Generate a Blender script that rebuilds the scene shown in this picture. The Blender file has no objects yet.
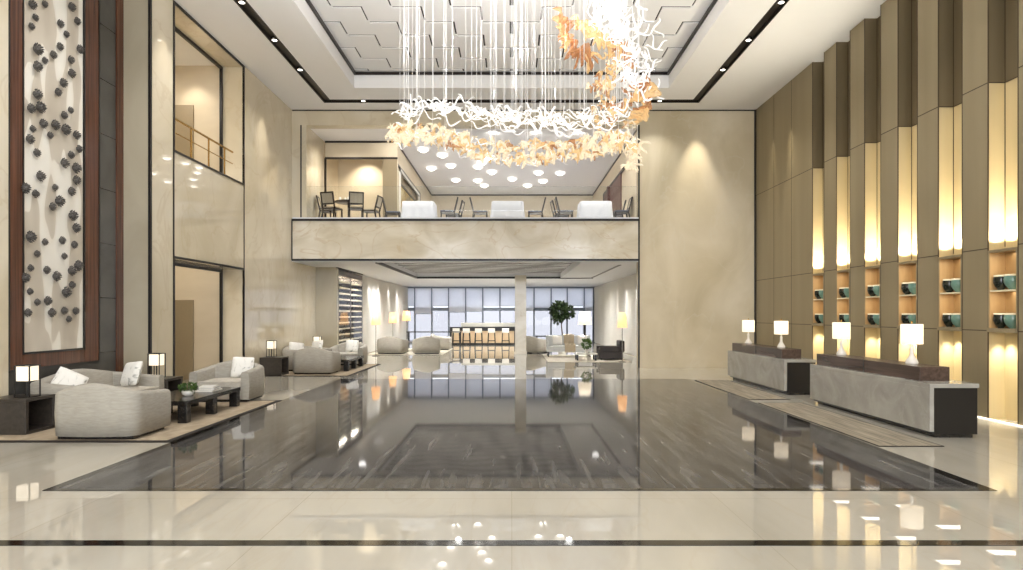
import bpy, math, random
from mathutils import Vector, Matrix, Euler
random.seed(7)
sc = bpy.context.scene
COL = sc.collection
PI = math.pi

# ------------------------------------------------------------------ mesh builder
class MB:
    def __init__(s): s.v=[]; s.f=[]; s.sm=[]
    def add(s, vs, fs, smooth=False):
        o=len(s.v); s.v+= [tuple(p) for p in vs]
        for f in fs: s.f.append([i+o for i in f]); s.sm.append(smooth)
        return s
    def box(s,x0,x1,y0,y1,z0,z1):
        x0,x1=min(x0,x1),max(x0,x1); y0,y1=min(y0,y1),max(y0,y1); z0,z1=min(z0,z1),max(z0,z1)
        return s.add([(x0,y0,z0),(x1,y0,z0),(x1,y1,z0),(x0,y1,z0),(x0,y0,z1),(x1,y0,z1),(x1,y1,z1),(x0,y1,z1)],
              [(0,3,2,1),(4,5,6,7),(0,1,5,4),(1,2,6,5),(2,3,7,6),(3,0,4,7)])
    def cyl(s,p0,p1,r0,r1=None,n=12,smooth=True):
        r1=r0 if r1 is None else r1
        p0=Vector(p0); p1=Vector(p1); d=(p1-p0).normalized()
        a=d.orthogonal().normalized(); b=d.cross(a)
        vs=[]
        for p,r in ((p0,r0),(p1,r1)):
            for i in range(n):
                t=2*PI*i/n; vs.append(p+(a*math.cos(t)+b*math.sin(t))*r)
        s.add(vs,[(i,(i+1)%n,n+(i+1)%n,n+i) for i in range(n)],smooth)
        s.add(vs[:n],[tuple(reversed(range(n)))]); s.add(vs[n:],[tuple(range(n))])
        return s
    def bar(s,p0,p1,w,h,up=(0,0,1)):
        p0=Vector(p0); p1=Vector(p1); d=(p1-p0).normalized(); u=Vector(up)
        a=d.cross(u)
        a = d.orthogonal().normalized() if a.length<1e-4 else a.normalized()
        b=a.cross(d)
        vs=[]
        for p in (p0,p1):
            for (i,j) in ((-1,-1),(1,-1),(1,1),(-1,1)): vs.append(p+a*(i*w/2)+b*(j*h/2))
        return s.add(vs,[(0,1,2,3),(7,6,5,4),(0,4,5,1),(1,5,6,2),(2,6,7,3),(3,7,4,0)])
    def lathe(s,prof,c=(0,0,0),n=24):
        vs=[]
        for r,z in prof:
            for i in range(n):
                t=2*PI*i/n; vs.append((c[0]+r*math.cos(t),c[1]+r*math.sin(t),c[2]+z))
        fs=[]
        for k in range(len(prof)-1):
            for i in range(n): fs.append((k*n+i,k*n+(i+1)%n,(k+1)*n+(i+1)%n,(k+1)*n+i))
        s.add(vs,fs,True)
        if prof[0][0]>1e-4: s.add(vs[:n],[tuple(reversed(range(n)))])
        if prof[-1][0]>1e-4: s.add(vs[-n:],[tuple(range(n))])
        return s
    def tube(s,pts,r,n=6):
        pts=[Vector(p) for p in pts]; vs=[]
        for k,p in enumerate(pts):
            d=(pts[min(k+1,len(pts)-1)]-pts[max(k-1,0)]).normalized()
            a=d.cross(Vector((0.3,0.9,0.17))).normalized(); b=d.cross(a)
            rr=r[k] if isinstance(r,(list,tuple)) else r
            for i in range(n):
                t=2*PI*i/n; vs.append(p+(a*math.cos(t)+b*math.sin(t))*rr)
        fs=[]
        for k in range(len(pts)-1):
            for i in range(n): fs.append((k*n+i,k*n+(i+1)%n,(k+1)*n+(i+1)%n,(k+1)*n+i))
        s.add(vs,fs,True); s.add(vs[:n],[tuple(reversed(range(n)))]); s.add(vs[-n:],[tuple(range(n))])
        return s
    def grid(s,fn,nu,nv,closed=False,smooth=True):
        vs=[fn(i/(nu-1) if not closed else i/nu, j/(nv-1)) for i in range(nu) for j in range(nv)]
        fs=[]
        for i in range(nu if closed else nu-1):
            for j in range(nv-1):
                k=(i+1)%nu; fs.append((i*nv+j,k*nv+j,k*nv+j+1,i*nv+j+1))
        return s.add(vs,fs,smooth)
    def mesh(s,name):
        me=bpy.data.meshes.new(name); me.from_pydata(s.v,[],s.f); me.update()
        me.polygons.foreach_set('use_smooth',s.sm)
        return me
    def build(s,name,mat,parent=None,bevel=0,solid=0,seg=2,subd=0):
        me=s.mesh(name); me.materials.append(mat)
        o=bpy.data.objects.new(name,me); COL.objects.link(o)
        if parent: o.parent=parent
        if solid:
            m=o.modifiers.new('solid','SOLIDIFY'); m.thickness=solid; m.offset=0
        if subd:
            m=o.modifiers.new('sub','SUBSURF'); m.levels=subd; m.render_levels=subd
        if bevel:
            m=o.modifiers.new('bev','BEVEL'); m.width=bevel; m.segments=seg; m.limit_method='ANGLE'; m.angle_limit=0.7
        return o

def thing(name,label,cat,loc=(0,0,0),rz=0,group=None):
    o=bpy.data.objects.new(name,None); COL.objects.link(o); o.empty_display_size=0.1
    o.location=loc; o.rotation_euler=(0,0,rz)
    return tag(o,label,cat,group)
def tag(o,label,cat,group=None):
    o['label']=label; o['category']=cat
    if group: o['group']=group
    return o
def struct(name,mb,mat,parent=None,**k):
    o=mb.build(name,mat,parent,**k)
    if not parent: o['kind']='structure'
    return o
def kids(o): return [c for c in COL.objects if c.parent==o]
def dup(root,loc,rz=0,label=None,group=None):
    r=root.copy(); COL.objects.link(r); r.location=loc; r.rotation_euler=(0,0,rz)
    if label: r['label']=label
    if group: r['group']=group
    for ch in kids(root):
        c=ch.copy(); COL.objects.link(c); c.parent=r
        for g in kids(ch):
            d=g.copy(); COL.objects.link(d); d.parent=c
    return r

# ------------------------------------------------------------------ materials
def srgb(r,g,b):
    f=lambda c:(c/255/12.92) if c/255<=0.04045 else ((c/255+0.055)/1.055)**2.4
    return (f(r),f(g),f(b),1)
def newmat(name):
    m=bpy.data.materials.new(name); m.use_nodes=True
    nt=m.node_tree; return m,nt,nt.nodes['Principled BSDF']
def flat(name,c,rough=0.5,metal=0,emit=None,es=0,ior=1.45,noise=0.06,nscale=20,coat=0):
    m,nt,p=newmat(name)
    p.inputs['Roughness'].default_value=rough; p.inputs['Metallic'].default_value=metal; p.inputs['IOR'].default_value=ior
    p.inputs['Coat Weight'].default_value=coat
    tc=nt.nodes.new('ShaderNodeTexCoord'); n=nt.nodes.new('ShaderNodeTexNoise'); n.inputs['Scale'].default_value=nscale
    r=nt.nodes.new('ShaderNodeValToRGB')
    r.color_ramp.elements[0].color=tuple(x*(1-noise) for x in c[:3])+(1,); r.color_ramp.elements[1].color=tuple(min(1,x*(1+noise)) for x in c[:3])+(1,)
    nt.links.new(tc.outputs['Object'],n.inputs['Vector']); nt.links.new(n.outputs['Fac'],r.inputs['Fac']); nt.links.new(r.outputs['Color'],p.inputs['Base Color'])
    if emit:
        p.inputs['Emission Color'].default_value=emit; p.inputs['Emission Strength'].default_value=es
    return m
def streak(name,cols,scale,stretch,rough=0.3,ior=1.5,metal=0,rot=(0,0,0),detail=6,dist=0.5,pos=None,bump=0,vein=None,fine=None,coat=0):
    """noise stretched along an axis: wood, veined stone, brushed metal, fabric"""
    m,nt,p=newmat(name); L=nt.links
    p.inputs['Roughness'].default_value=rough; p.inputs['IOR'].default_value=ior; p.inputs['Metallic'].default_value=metal
    p.inputs['Coat Weight'].default_value=coat; p.inputs['Coat Roughness'].default_value=0.03
    tc=nt.nodes.new('ShaderNodeTexCoord'); mp=nt.nodes.new('ShaderNodeMapping'); mp.inputs['Scale'].default_value=stretch; mp.inputs['Rotation'].default_value=rot
    geo=nt.nodes.new('ShaderNodeNewGeometry')
    L.new(tc.outputs['Object'],mp.inputs['Vector'])
    n=nt.nodes.new('ShaderNodeTexNoise'); n.inputs['Scale'].default_value=scale; n.inputs['Detail'].default_value=detail; n.inputs['Distortion'].default_value=dist
    L.new(mp.outputs['Vector'],n.inputs['Vector'])
    r=nt.nodes.new('ShaderNodeValToRGB'); cr=r.color_ramp
    pos=pos or [0.3+0.4*i/(len(cols)-1) for i in range(len(cols))]
    while len(cr.elements)<len(cols): cr.elements.new(0.5)
    for e,c,q in zip(cr.elements,cols,pos): e.position=q; e.color=c
    L.new(n.outputs['Fac'],r.inputs['Fac']); out=r.outputs['Color']
    if vein:
        vc,vs,vw,vf=vein
        n2=nt.nodes.new('ShaderNodeTexNoise'); n2.inputs['Scale'].default_value=vs; n2.inputs['Detail'].default_value=8; n2.inputs['Distortion'].default_value=1.2
        L.new(mp.outputs['Vector'],n2.inputs['Vector'])
        r2=nt.nodes.new('ShaderNodeValToRGB'); c2=r2.color_ramp
        c2.elements[0].position=0.5-vw; c2.elements[0].color=(0,0,0,1); c2.elements[1].position=0.5; c2.elements[1].color=(vf,vf,vf,1)
        e=c2.elements.new(0.5+vw); e.color=(0,0,0,1)
        L.new(n2.outputs['Fac'],r2.inputs['Fac'])
        mx=nt.nodes.new('ShaderNodeMix'); mx.data_type='RGBA'; L.new(r2.outputs['Color'],mx.inputs['Factor'])
        L.new(out,mx.inputs['A']); mx.inputs['B'].default_value=vc; out=mx.outputs['Result']
    L.new(out,p.inputs['Base Color'])
    if bump:
        b=nt.nodes.new('ShaderNodeBump'); b.inputs['Strength'].default_value=bump; b.inputs['Distance'].default_value=0.004
        L.new(n.outputs['Fac'],b.inputs['Height']); L.new(b.outputs['Normal'],p.inputs['Normal'])
    return m
def joints(m,size,width,color,axes=(0,1)):
    """thin joint lines on a regular grid in object space, mixed over a material's base colour"""
    nt=m.node_tree; L=nt.links; p=nt.nodes['Principled BSDF']; src=p.inputs['Base Color'].links[0].from_socket
    tc=nt.nodes.new('ShaderNodeTexCoord'); sx=nt.nodes.new('ShaderNodeSeparateXYZ'); L.new(tc.outputs['Object'],sx.inputs[0])
    last=None
    for ax,sz in zip(axes,size):
        d=nt.nodes.new('ShaderNodeMath'); d.operation='DIVIDE'; L.new(sx.outputs[ax],d.inputs[0]); d.inputs[1].default_value=sz
        fr=nt.nodes.new('ShaderNodeMath'); fr.operation='FRACT'; L.new(d.outputs[0],fr.inputs[0])
        lt=nt.nodes.new('ShaderNodeMath'); lt.operation='LESS_THAN'; L.new(fr.outputs[0],lt.inputs[0]); lt.inputs[1].default_value=width/sz
        if last is None: last=lt.outputs[0]
        else:
            mxm=nt.nodes.new('ShaderNodeMath'); mxm.operation='MAXIMUM'; L.new(last,mxm.inputs[0]); L.new(lt.outputs[0],mxm.inputs[1]); last=mxm.outputs[0]
    mx=nt.nodes.new('ShaderNodeMix'); mx.data_type='RGBA'; L.new(last,mx.inputs['Factor']); L.new(src,mx.inputs['A']); mx.inputs['B'].default_value=color
    L.new(mx.outputs['Result'],p.inputs['Base Color'])
    return m
def glassy(name,tint=(1,1,1,1),refl=1.0):
    m=bpy.data.materials.new(name); m.use_nodes=True; nt=m.node_tree; nt.nodes.clear()
    o=nt.nodes.new('ShaderNodeOutputMaterial'); t=nt.nodes.new('ShaderNodeBsdfTransparent'); t.inputs[0].default_value=tint
    g=nt.nodes.new('ShaderNodeBsdfGlossy'); g.inputs['Roughness'].default_value=0.01
    f=nt.nodes.new('ShaderNodeFresnel'); f.inputs[0].default_value=1.45
    mu=nt.nodes.new('ShaderNodeMath'); mu.operation='MULTIPLY'; mu.inputs[1].default_value=refl
    mx=nt.nodes.new('ShaderNodeMixShader')
    nt.links.new(f.outputs[0],mu.inputs[0]); nt.links.new(mu.outputs[0],mx.inputs[0]); nt.links.new(t.outputs[0],mx.inputs[1]); nt.links.new(g.outputs[0],mx.inputs[2]); nt.links.new(mx.outputs[0],o.inputs[0])
    return m
def translucent(name,c,fac=0.5,emit=None,es=0,alpha=0.0):
    m=bpy.data.materials.new(name); m.use_nodes=True; nt=m.node_tree; nt.nodes.clear(); L=nt.links
    o=nt.nodes.new('ShaderNodeOutputMaterial'); d=nt.nodes.new('ShaderNodeBsdfDiffuse'); t=nt.nodes.new('ShaderNodeBsdfTranslucent')
    tc=nt.nodes.new('ShaderNodeTexCoord'); n=nt.nodes.new('ShaderNodeTexNoise'); n.inputs['Scale'].default_value=6
    r=nt.nodes.new('ShaderNodeValToRGB'); r.color_ramp.elements[0].color=tuple(x*.93 for x in c[:3])+(1,); r.color_ramp.elements[1].color=c
    L.new(tc.outputs['Object'],n.inputs['Vector']); L.new(n.outputs['Fac'],r.inputs['Fac'])
    L.new(r.outputs['Color'],d.inputs[0]); L.new(r.outputs['Color'],t.inputs[0])
    mx=nt.nodes.new('ShaderNodeMixShader'); mx.inputs[0].default_value=fac
    L.new(d.outputs[0],mx.inputs[1]); L.new(t.outputs[0],mx.inputs[2]); out=mx.outputs[0]
    if alpha:
        tr=nt.nodes.new('ShaderNodeBsdfTransparent'); m2=nt.nodes.new('ShaderNodeMixShader'); m2.inputs[0].default_value=alpha
        L.new(out,m2.inputs[1]); L.new(tr.outputs[0],m2.inputs[2]); out=m2.outputs[0]
    if emit:
        e=nt.nodes.new('ShaderNodeEmission'); e.inputs[0].default_value=emit; e.inputs[1].default_value=es
        ad=nt.nodes.new('ShaderNodeAddShader'); L.new(out,ad.inputs[0]); L.new(e.outputs[0],ad.inputs[1]); out=ad.outputs[0]
    L.new(out,o.inputs[0]); return m

M={}
M['marble']=joints(streak('cream_marble',[srgb(168,162,148),srgb(180,174,161),srgb(190,185,173)],0.55,(1.6,0.35,1),rough=0.012,ior=1.6,rot=(0,0,0.5),vein=(srgb(164,148,122),0.9,0.02,0.12)),(1.9,3.0),0.005,srgb(158,150,134))
M['inlay']=joints(streak('dark_streaked_stone',[srgb(46,45,45),srgb(70,68,67),srgb(87,85,83),srgb(114,111,108)],4.5,(2.0,0.16,1),rough=0.045,ior=1.22,rot=(0,0,0.28),detail=12,dist=0.5,pos=[.26,.45,.58,.8]),(1.55,2.17),0.012,srgb(40,39,39))
M['blackstone']=flat('black_stone_border',srgb(22,20,19),0.08,ior=1.55,noise=.2)
M['wallstone']=streak('beige_wall_stone',[srgb(203,191,164),srgb(214,203,179),srgb(223,214,194)],0.55,(1,1,0.7),rough=0.03,ior=1.55,rot=(0.3,0.2,0.4),dist=1.0,vein=(srgb(192,174,142),0.7,0.02,0.3))
M['fascia']=streak('honey_marble_fascia',[srgb(203,192,168),srgb(217,208,188),srgb(229,222,208)],0.6,(1,1,1.6),rough=0.12,ior=1.55,rot=(0.2,0.4,0.5),dist=1.6,vein=(srgb(192,168,130),0.55,0.015,0.45))
M['pierstone']=streak('warm_grey_marble',[srgb(190,177,148),srgb(206,194,167),srgb(219,208,185)],0.7,(1,1,0.6),rough=0.16,ior=1.5,rot=(0.2,0.1,0.6),dist=.6,vein=(srgb(214,208,192),0.6,0.012,0.25))
M['returnstone']=streak('grey_green_marble',[srgb(160,150,128),srgb(182,172,150)],0.8,(1,1,0.4),rough=0.12,ior=1.5,dist=1)
M['softwall']=streak('cream_plaster_wall',[srgb(206,192,166),srgb(216,203,178)],0.8,(1,1,3),rough=0.5,dist=.2)
M['tanpanel']=flat('tan_door_panel',srgb(150,135,108),0.4)
M['ceiling']=flat('white_ceiling_paint',srgb(240,239,238),0.7,noise=.01,nscale=3)
M['tile']=flat('ceiling_tile_white',srgb(236,235,234),0.65,noise=.015,nscale=3)
M['seam']=flat('shadow_gap_dark',srgb(58,54,50),0.7)
M['darkbronze']=flat('dark_bronze_trim',srgb(38,31,26),0.35,metal=.3)
M['black']=flat('black_metal',srgb(24,21,20),0.35)
M['gold']=streak('bronze_gold_panel',[srgb(146,133,105),srgb(155,142,114)],3,(1,1,0.05),rough=0.4,metal=0.4,dist=.1)
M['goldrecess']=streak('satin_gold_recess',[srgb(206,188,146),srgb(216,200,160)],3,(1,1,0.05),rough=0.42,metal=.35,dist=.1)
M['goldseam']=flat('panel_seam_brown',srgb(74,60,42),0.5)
M['goldupper']=streak('gold_panel_unlit_tone',[srgb(122,109,84),srgb(132,119,93)],3,(1,1,0.05),rough=0.42,metal=.4,dist=.1)  # panel gold darkened: unlit look above the seam is put into the colour
M['niche']=streak('amber_wood_niche',[srgb(188,148,96),srgb(206,168,116)],2,(3,3,.4),rough=0.4)
M['slate']=joints(streak('dark_slate_panel',[srgb(70,69,66),srgb(88,86,82)],1.2,(1,1,1),rough=0.18,ior=1.5),(1.0,),0.012,srgb(26,25,24),axes=(2,))
M['framewood']=streak('reddish_brown_wood',[srgb(64,38,26),srgb(88,54,38),srgb(106,68,49)],2.2,(9,9,.25),rough=0.22,ior=1.5,dist=.6)
M['darkwood']=streak('charcoal_brown_wood',[srgb(46,41,36),srgb(66,59,52)],3,(6,.5,6),rough=0.35)
M['blackwood']=streak('black_stained_wood',[srgb(24,22,21),srgb(40,37,35)],3,(6,.5,6),rough=0.22)
M['ledge']=streak('walnut_ledge',[srgb(62,47,40),srgb(88,69,60)],3,(6,.35,6),rough=0.25,ior=1.5)
M['deskstone']=streak('grey_desk_marble',[srgb(150,147,139),srgb(164,161,153),srgb(178,175,167)],1.4,(1,1,1),rough=0.16,ior=1.5,rot=(.3,.5,.6),dist=1.4,detail=10,vein=(srgb(192,189,182),1.6,0.012,.25))
M['carpet']=streak('tan_carpet',[srgb(150,134,112),srgb(178,162,138)],6,(1,.5,1),rough=0.95,bump=.3)
M['carpetborder']=flat('dark_carpet_border',srgb(40,34,30),0.9)
M['mat']=streak('striped_grey_mat',[srgb(96,88,76),srgb(138,128,111),srgb(162,152,134)],5,(5,.25,1),rough=0.8,rot=(0,0,.25),bump=.2)
M['sofa']=streak('oatmeal_upholstery',[srgb(158,153,143),srgb(174,169,158)],14,(.6,.6,3),rough=0.85,bump=.05)
M['seatcush']=streak('light_oatmeal_cushion',[srgb(176,170,158),srgb(194,188,176)],14,(1,1,1),rough=0.9,bump=.05)
M['pillow']=streak('white_printed_pillow',[srgb(240,238,232),srgb(236,234,228),srgb(164,164,158)],5,(1,1,1),rough=0.9,pos=[.3,.56,.66],dist=1.5)
M['white']=flat('white_ceramic',srgb(236,232,224),0.25)
M['cloth']=flat('white_tablecloth',srgb(224,225,230),0.8,noise=.02)
M['shade']=translucent('glowing_lamp_shade',srgb(250,244,232),.5,emit=srgb(255,244,226),es=.42)
M['warmshade']=translucent('warm_lamp_shade',srgb(250,226,190),.5,emit=srgb(255,214,166),es=.5)
M['canvas']=streak('cream_canvas_petals',[srgb(240,236,226),srgb(234,228,216),srgb(206,197,182),srgb(192,182,166)],1.0,(3.2,3.2,.85),rough=0.8,pos=[.40,.475,.485,.7],detail=0.5,dist=.2)
M['blossom']=streak('dark_pewter_blossom',[srgb(44,42,41),srgb(88,84,80),srgb(128,122,114)],22,(1,1,1),rough=0.45,bump=.5)
M['leaf']=streak('green_leaf',[srgb(44,70,26),srgb(88,116,48)],8,(1,1,1),rough=0.5)
M['darkleaf']=streak('dark_green_leaf',[srgb(26,42,22),srgb(60,80,40)],8,(1,1,1),rough=0.5)
M['bark']=flat('bark',srgb(70,54,40),0.8,noise=.2)
M['paper']=flat('book_cover_white',srgb(214,212,206),0.6)
M['paper2']=flat('book_cover_grey',srgb(146,146,146),0.6)
M['brass']=flat('polished_brass',srgb(176,142,84),0.2,metal=1)
M['steel']=flat('steel',srgb(150,146,140),0.25,metal=1)
M['glass']=glassy('clear_balustrade_glass',(.97,.98,.98,1),.9)
M['doorglass']=glassy('cabinet_door_glass',(.96,.97,.97,1),.3)
M['pane']=glassy('sky_dimming_pane',(.37,.37,.385,1),.6)  # tint added to dim the bright sky behind the glass
M['upperpane']=glassy('less_dimming_pane',(.75,.76,.78,1),.6)  # weaker tint, chosen to let more daylight onto the blinds
M['ribbon']=translucent('white_glass_ribbon',srgb(255,255,255),.4,emit=(1,.98,.95,1),es=0.28)
def amber(name,c,es):
    return translucent(name,srgb(*c),.55,emit=srgb(*c),es=es,alpha=.45)
M['amb']=[amber('pale_honey_glass',(255,244,222),.14),amber('amber_glass',(244,216,168),.12),amber('orange_glass',(214,166,122),.06)]
M['wire']=translucent('bright_wire',srgb(250,250,250),.3,emit=(1,1,1,1),es=.12)
M['lightdisc']=flat('lit_diffuser',srgb(255,250,240),.5,emit=(1,.95,.86,1),es=7)
M['halo']=flat('frosted_ring',srgb(240,236,230),.5,emit=(1,.96,.9,1),es=1.5)
M['lens']=flat('downlight_lens',srgb(255,250,240),.5,emit=(1,.96,.9,1),es=5)
M['led']=flat('led_strip',srgb(255,246,226),.5,emit=(1,.92,.76,1),es=1.6)
M['teal']=streak('celadon_green_glaze',[srgb(78,116,104),srgb(116,150,136),srgb(150,178,162)],3,(1,1,1),rough=0.12,ior=1.6)
M['shadedglaze']=streak('shaded_green_glaze',[srgb(16,20,16),srgb(34,44,34)],3,(1,1,1),rough=0.12,ior=1.6)  # dark copy of the bowl glaze, its shaded look put into the colour
M['rim']=flat('cream_rim',srgb(232,222,188),0.4)
M['winframe']=flat('grey_window_frame',srgb(120,128,140),0.4)
M['blind']=translucent('white_roller_blind',srgb(236,238,244),.5)
M['sheer']=translucent('sheer_white_curtain',srgb(240,239,235),.45)
M['greyceil']=flat('pale_grey_soffit',srgb(216,217,220),0.6,noise=.01)
M['rib']=flat('ribbed_baffle_grey',srgb(118,117,116),0.6,noise=.02)
M['chairframe']=flat('dark_espresso_frame',srgb(44,34,29),0.35)
M['cane']=flat('beige_cane_back',srgb(188,176,154),0.7,noise=.15,nscale=60)
M['blueseat']=flat('blue_grey_seat',srgb(96,104,124),0.8)
M['redwood']=flat('red_brown_panel',srgb(88,52,42),0.4)
M['ochre']=streak('ochre_landscape',[srgb(90,84,72),srgb(168,142,84),srgb(206,190,150)],1.2,(1,1,1),rough=.7)
M['bottle']=flat('dark_bottle_glass',srgb(40,34,30),0.1,ior=1.5)
M['winewood']=flat('wine_rack_wood',srgb(66,54,44),0.4)
M['winelight']=flat('wine_rack_label_strip',srgb(232,220,196),0.5)
M['darkleather']=flat('charcoal_leather',srgb(48,42,40),0.5)
M['lightgrey']=flat('pale_grey_upholstery',srgb(206,207,205),0.85)
M['silkthrow']=flat('beige_throw',srgb(182,166,140),0.9)
M['creamrug']=streak('cream_rug',[srgb(186,178,160),srgb(214,207,192)],4,(1,1,1),rough=.95)
M['bartop']=flat('pale_bar_top',srgb(206,204,192),0.2)
M['barglow']=flat('lit_onyx_front',srgb(214,186,146),0.3,emit=(1,.8,.55,1),es=.12)

# ------------------------------------------------------------------ setting
CZ=8.18
b=MB(); b.box(-11,8.6,-4,40.5,-0.2,0); struct('floor',b,M['marble'])
b=MB(); b.box(-4.42,4.55,6.34,17.05,0,0.004); struct('floor_inlay',b,M['inlay'])
b=MB()
b.box(-4.52,4.68,6.26,6.34,0,0.005); b.box(-4.52,4.68,17.05,17.13,0,0.005); b.box(-4.52,-4.42,6.34,17.05,0,0.005); b.box(4.55,4.68,6.34,17.05,0,0.005)
struct('trim_1',b,M['blackstone'])
b=MB(); b.box(-7.5,7.7,4.775,4.885,0,0.004); struct('trim_2',b,M['blackstone'])

# ceiling with slot and raised tray
b=MB()
b.box(-11,-5.72,-4,20.75,CZ,CZ+.14); b.box(5.72,8.6,-4,20.75,CZ,CZ+.14); b.box(-5.72,5.72,19.86,20.75,CZ,CZ+.14)
b.box(-5.48,-4.5,-4,19.6,CZ,CZ+.14); b.box(4.5,5.48,-4,19.6,CZ,CZ+.14); b.box(-4.5,4.5,18.6,19.6,CZ,CZ+.14); b.box(-4.5,4.5,-4,-2,CZ,CZ+.14)
b.box(-4.6,-4.5,-2,18.6,CZ+.14,8.9); b.box(4.5,4.6,-2,18.6,CZ+.14,8.9); b.box(-4.6,4.6,18.6,18.7,CZ+.14,8.9)
struct('ceiling',b,M['ceiling'])
b=MB()
b.box(-5.72,-5.48,-4,19.86,CZ+.06,CZ+.1); b.box(5.48,5.72,-4,19.86,CZ+.06,CZ+.1); b.box(-5.48,5.48,19.6,19.86,CZ+.06,CZ+.1)
b.box(-5.725,-5.70,-4,19.86,CZ-.012,CZ+.06); b.box(5.70,5.725,-4,19.86,CZ-.012,CZ+.06)
b.box(-5.50,-5.475,-4,19.62,CZ-.012,CZ+.06); b.box(5.475,5.50,-4,19.62,CZ-.012,CZ+.06)
b.box(-5.5,5.5,19.595,19.62,CZ-.012,CZ+.06); b.box(-5.72,5.72,19.84,19.865,CZ-.012,CZ+.06)
struct('trim_3',b,M['darkbronze'])
# raised tiles: mirrored staircase of tiles, each tile dropping a little towards one edge
TZ=8.64
b=MB(); b.box(-4.6,4.6,-2,18.7,TZ+.03,TZ+.2); struct('ceiling_tray_back',b,M['seam'])
b=MB()
W=0.675; P=1.48; NC=7
for k in range(-NC,NC):
    x0=k*W; x1=x0+W
    if x0<-4.5: x0=-4.5
    if x1>4.5: x1=4.5
    if x1-x0<0.05: continue
    kk=k if k<0 else -k-1
    ph=(15.4 if kk%2==1 else 14.64)
    n=-12
    while True:
        y0=ph+n*P; y1=y0+P; n+=1
        if y0>18.6: break
        if y1<-2: continue
        for (c0,c1,first_half) in ((y0,y0+P/2,True),(y0+P/2,y1,False)):
            a0=max(c0+(.09 if first_half else 0),-2); a1=min(c1,18.6)
            if a1-a0<.02: continue
            gl=.045 if (first_half and k>=0) else 0; gr=.045 if (first_half and k<0) else 0
            b.box(x0+gl,x1-gr,a0,a1,TZ,TZ+.03)
struct('ceiling_tiles',b,M['tile'])
b=MB()
b.box(-4.5,-4.44,-2,18.6,TZ-.09,TZ-.02); b.box(4.44,4.5,-2,18.6,TZ-.09,TZ-.02); b.box(-4.44,4.44,18.54,18.6,TZ-.09,TZ-.02)
struct('trim_4',b,M['darkbronze'])

# left walls
b=MB(); b.box(-7.85,-7.51,9.6,12.5,0,CZ); b.box(-7.85,-7.43,-4,9.6,0,CZ); struct('wall_left_front',b,M['wallstone'])
b=MB(); b.box(-7.53,-6.97,12.5,12.52,0,CZ); struct('wall_left_return',b,M['returnstone'])
b=MB()
b.box(-7.53,-6.96,12.52,13.42,0,CZ); b.box(-7.53,-6.96,16.87,20.6,0,CZ); b.box(-7.53,-6.96,13.42,16.87,2.86,5.1); b.box(-7.53,-6.96,13.42,16.87,8.12,CZ)
b.box(-7.53,-6.96,20.6,23.1,0,3.40)
struct('wall_left',b,M['wallstone'])
b=MB()  # black frames of the two openings and corner line
T=.06
def framebar(y0,y1,z0,z1): b.box(-6.985,-6.945,y0,y1,z0,z1)
framebar(12.49,12.56,0,CZ)
for (z0,z1) in ((0,2.86),(5.1,8.12)):
    framebar(13.42-T,13.42,z0,z1); framebar(16.87,16.87+T,z0,z1); framebar(13.42-T,16.87+T,z1,z1+T*.8)
    if z0>0: framebar(13.42-T,16.87+T,z0-T*.8,z0)
    b.box(-7.55,-7.49,16.80,16.87,z0,z1); b.box(-7.55,-7.49,13.42,13.49,z0,z1); b.box(-7.55,-7.49,13.42,16.87,z1-.07,z1)
framebar(13.36,13.40,2.86,5.1); framebar(16.89,16.92,2.86,5.1)
struct('trim_5',b,M['black'])
b=MB(); b.box(-11,-7.53,16.93,17.1,0,CZ); struct('wall_corridor_end',b,M['softwall'])
b=MB(); b.box(-11,-10.8,12,16.93,0,CZ); b.box(-11,-7.53,12.0,12.2,0,CZ); struct('wall_corridor_side',b,M['softwall'])
b=MB(); b.box(-10.8,-7.53,12.2,16.93,4.7,4.95); struct('floor_corridor',b,M['softwall'])
for i,(z,h) in enumerate(((0,2.08),(4.95,2.2))):
    b=MB(); b.box(-9.1,-8.27,16.89,16.93,z,z+h)
    struct('door_%d'%(i+1),b,M['tanpanel'],bevel=.01)
# near-left wall cladding
b=MB(); b.box(-7.51,-7.49,9.6,12.30,0,CZ); struct('wall_left_slate',b,M['slate'])
b=MB(); b.box(-7.51,-7.46,12.30,12.5,0,CZ); struct('trim_6',b,M['framewood'])

# right wall: bronze panels, recessed bays
RX=7.73; bays=[16.69-1.23*k for k in range(6)]   # far edge of each recess
b=MB()
b.box(RX,8.4,16.69,20.6,0,CZ)
for k,y1 in enumerate(bays):
    y0=y1-.62
    yn=bays[k+1] if k<5 else -4
    b.box(RX,8.4,yn,y0,0,CZ)
struct('wall_right',b,M['gold'],bevel=.006)
b=MB()
for y1 in bays:
    y0=y1-.62
    b.box(RX+.27,8.4,y0,y1,0,5.46)
    b.box(RX+.012,RX+.27,y1-.004,y1+.0,0,5.46)  # lining of the far cheek
    b.box(RX+.012,RX+.27,y0,y0+.004,0,5.46)
struct('wall_right_recess',b,M['goldrecess'])
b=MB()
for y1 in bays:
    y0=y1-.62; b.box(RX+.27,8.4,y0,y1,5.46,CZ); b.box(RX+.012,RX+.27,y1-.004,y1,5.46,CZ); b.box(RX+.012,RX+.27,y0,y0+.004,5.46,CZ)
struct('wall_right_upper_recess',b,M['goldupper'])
b=MB()
for y in (20.5,19.15,17.95,16.70): b.box(RX-.003,RX+.01,y-.008,y+.008,0,CZ)
for z in (5.46,2.77,1.44):
    b.box(RX-.003,RX+.01,16.69,20.6,z-.008,z+.008)
    for k,y1 in enumerate(bays):
        yn=bays[k+1] if k<5 else 6
        b.box(RX-.003,RX+.01,yn,y1-.62,z-.008,z+.008)
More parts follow.
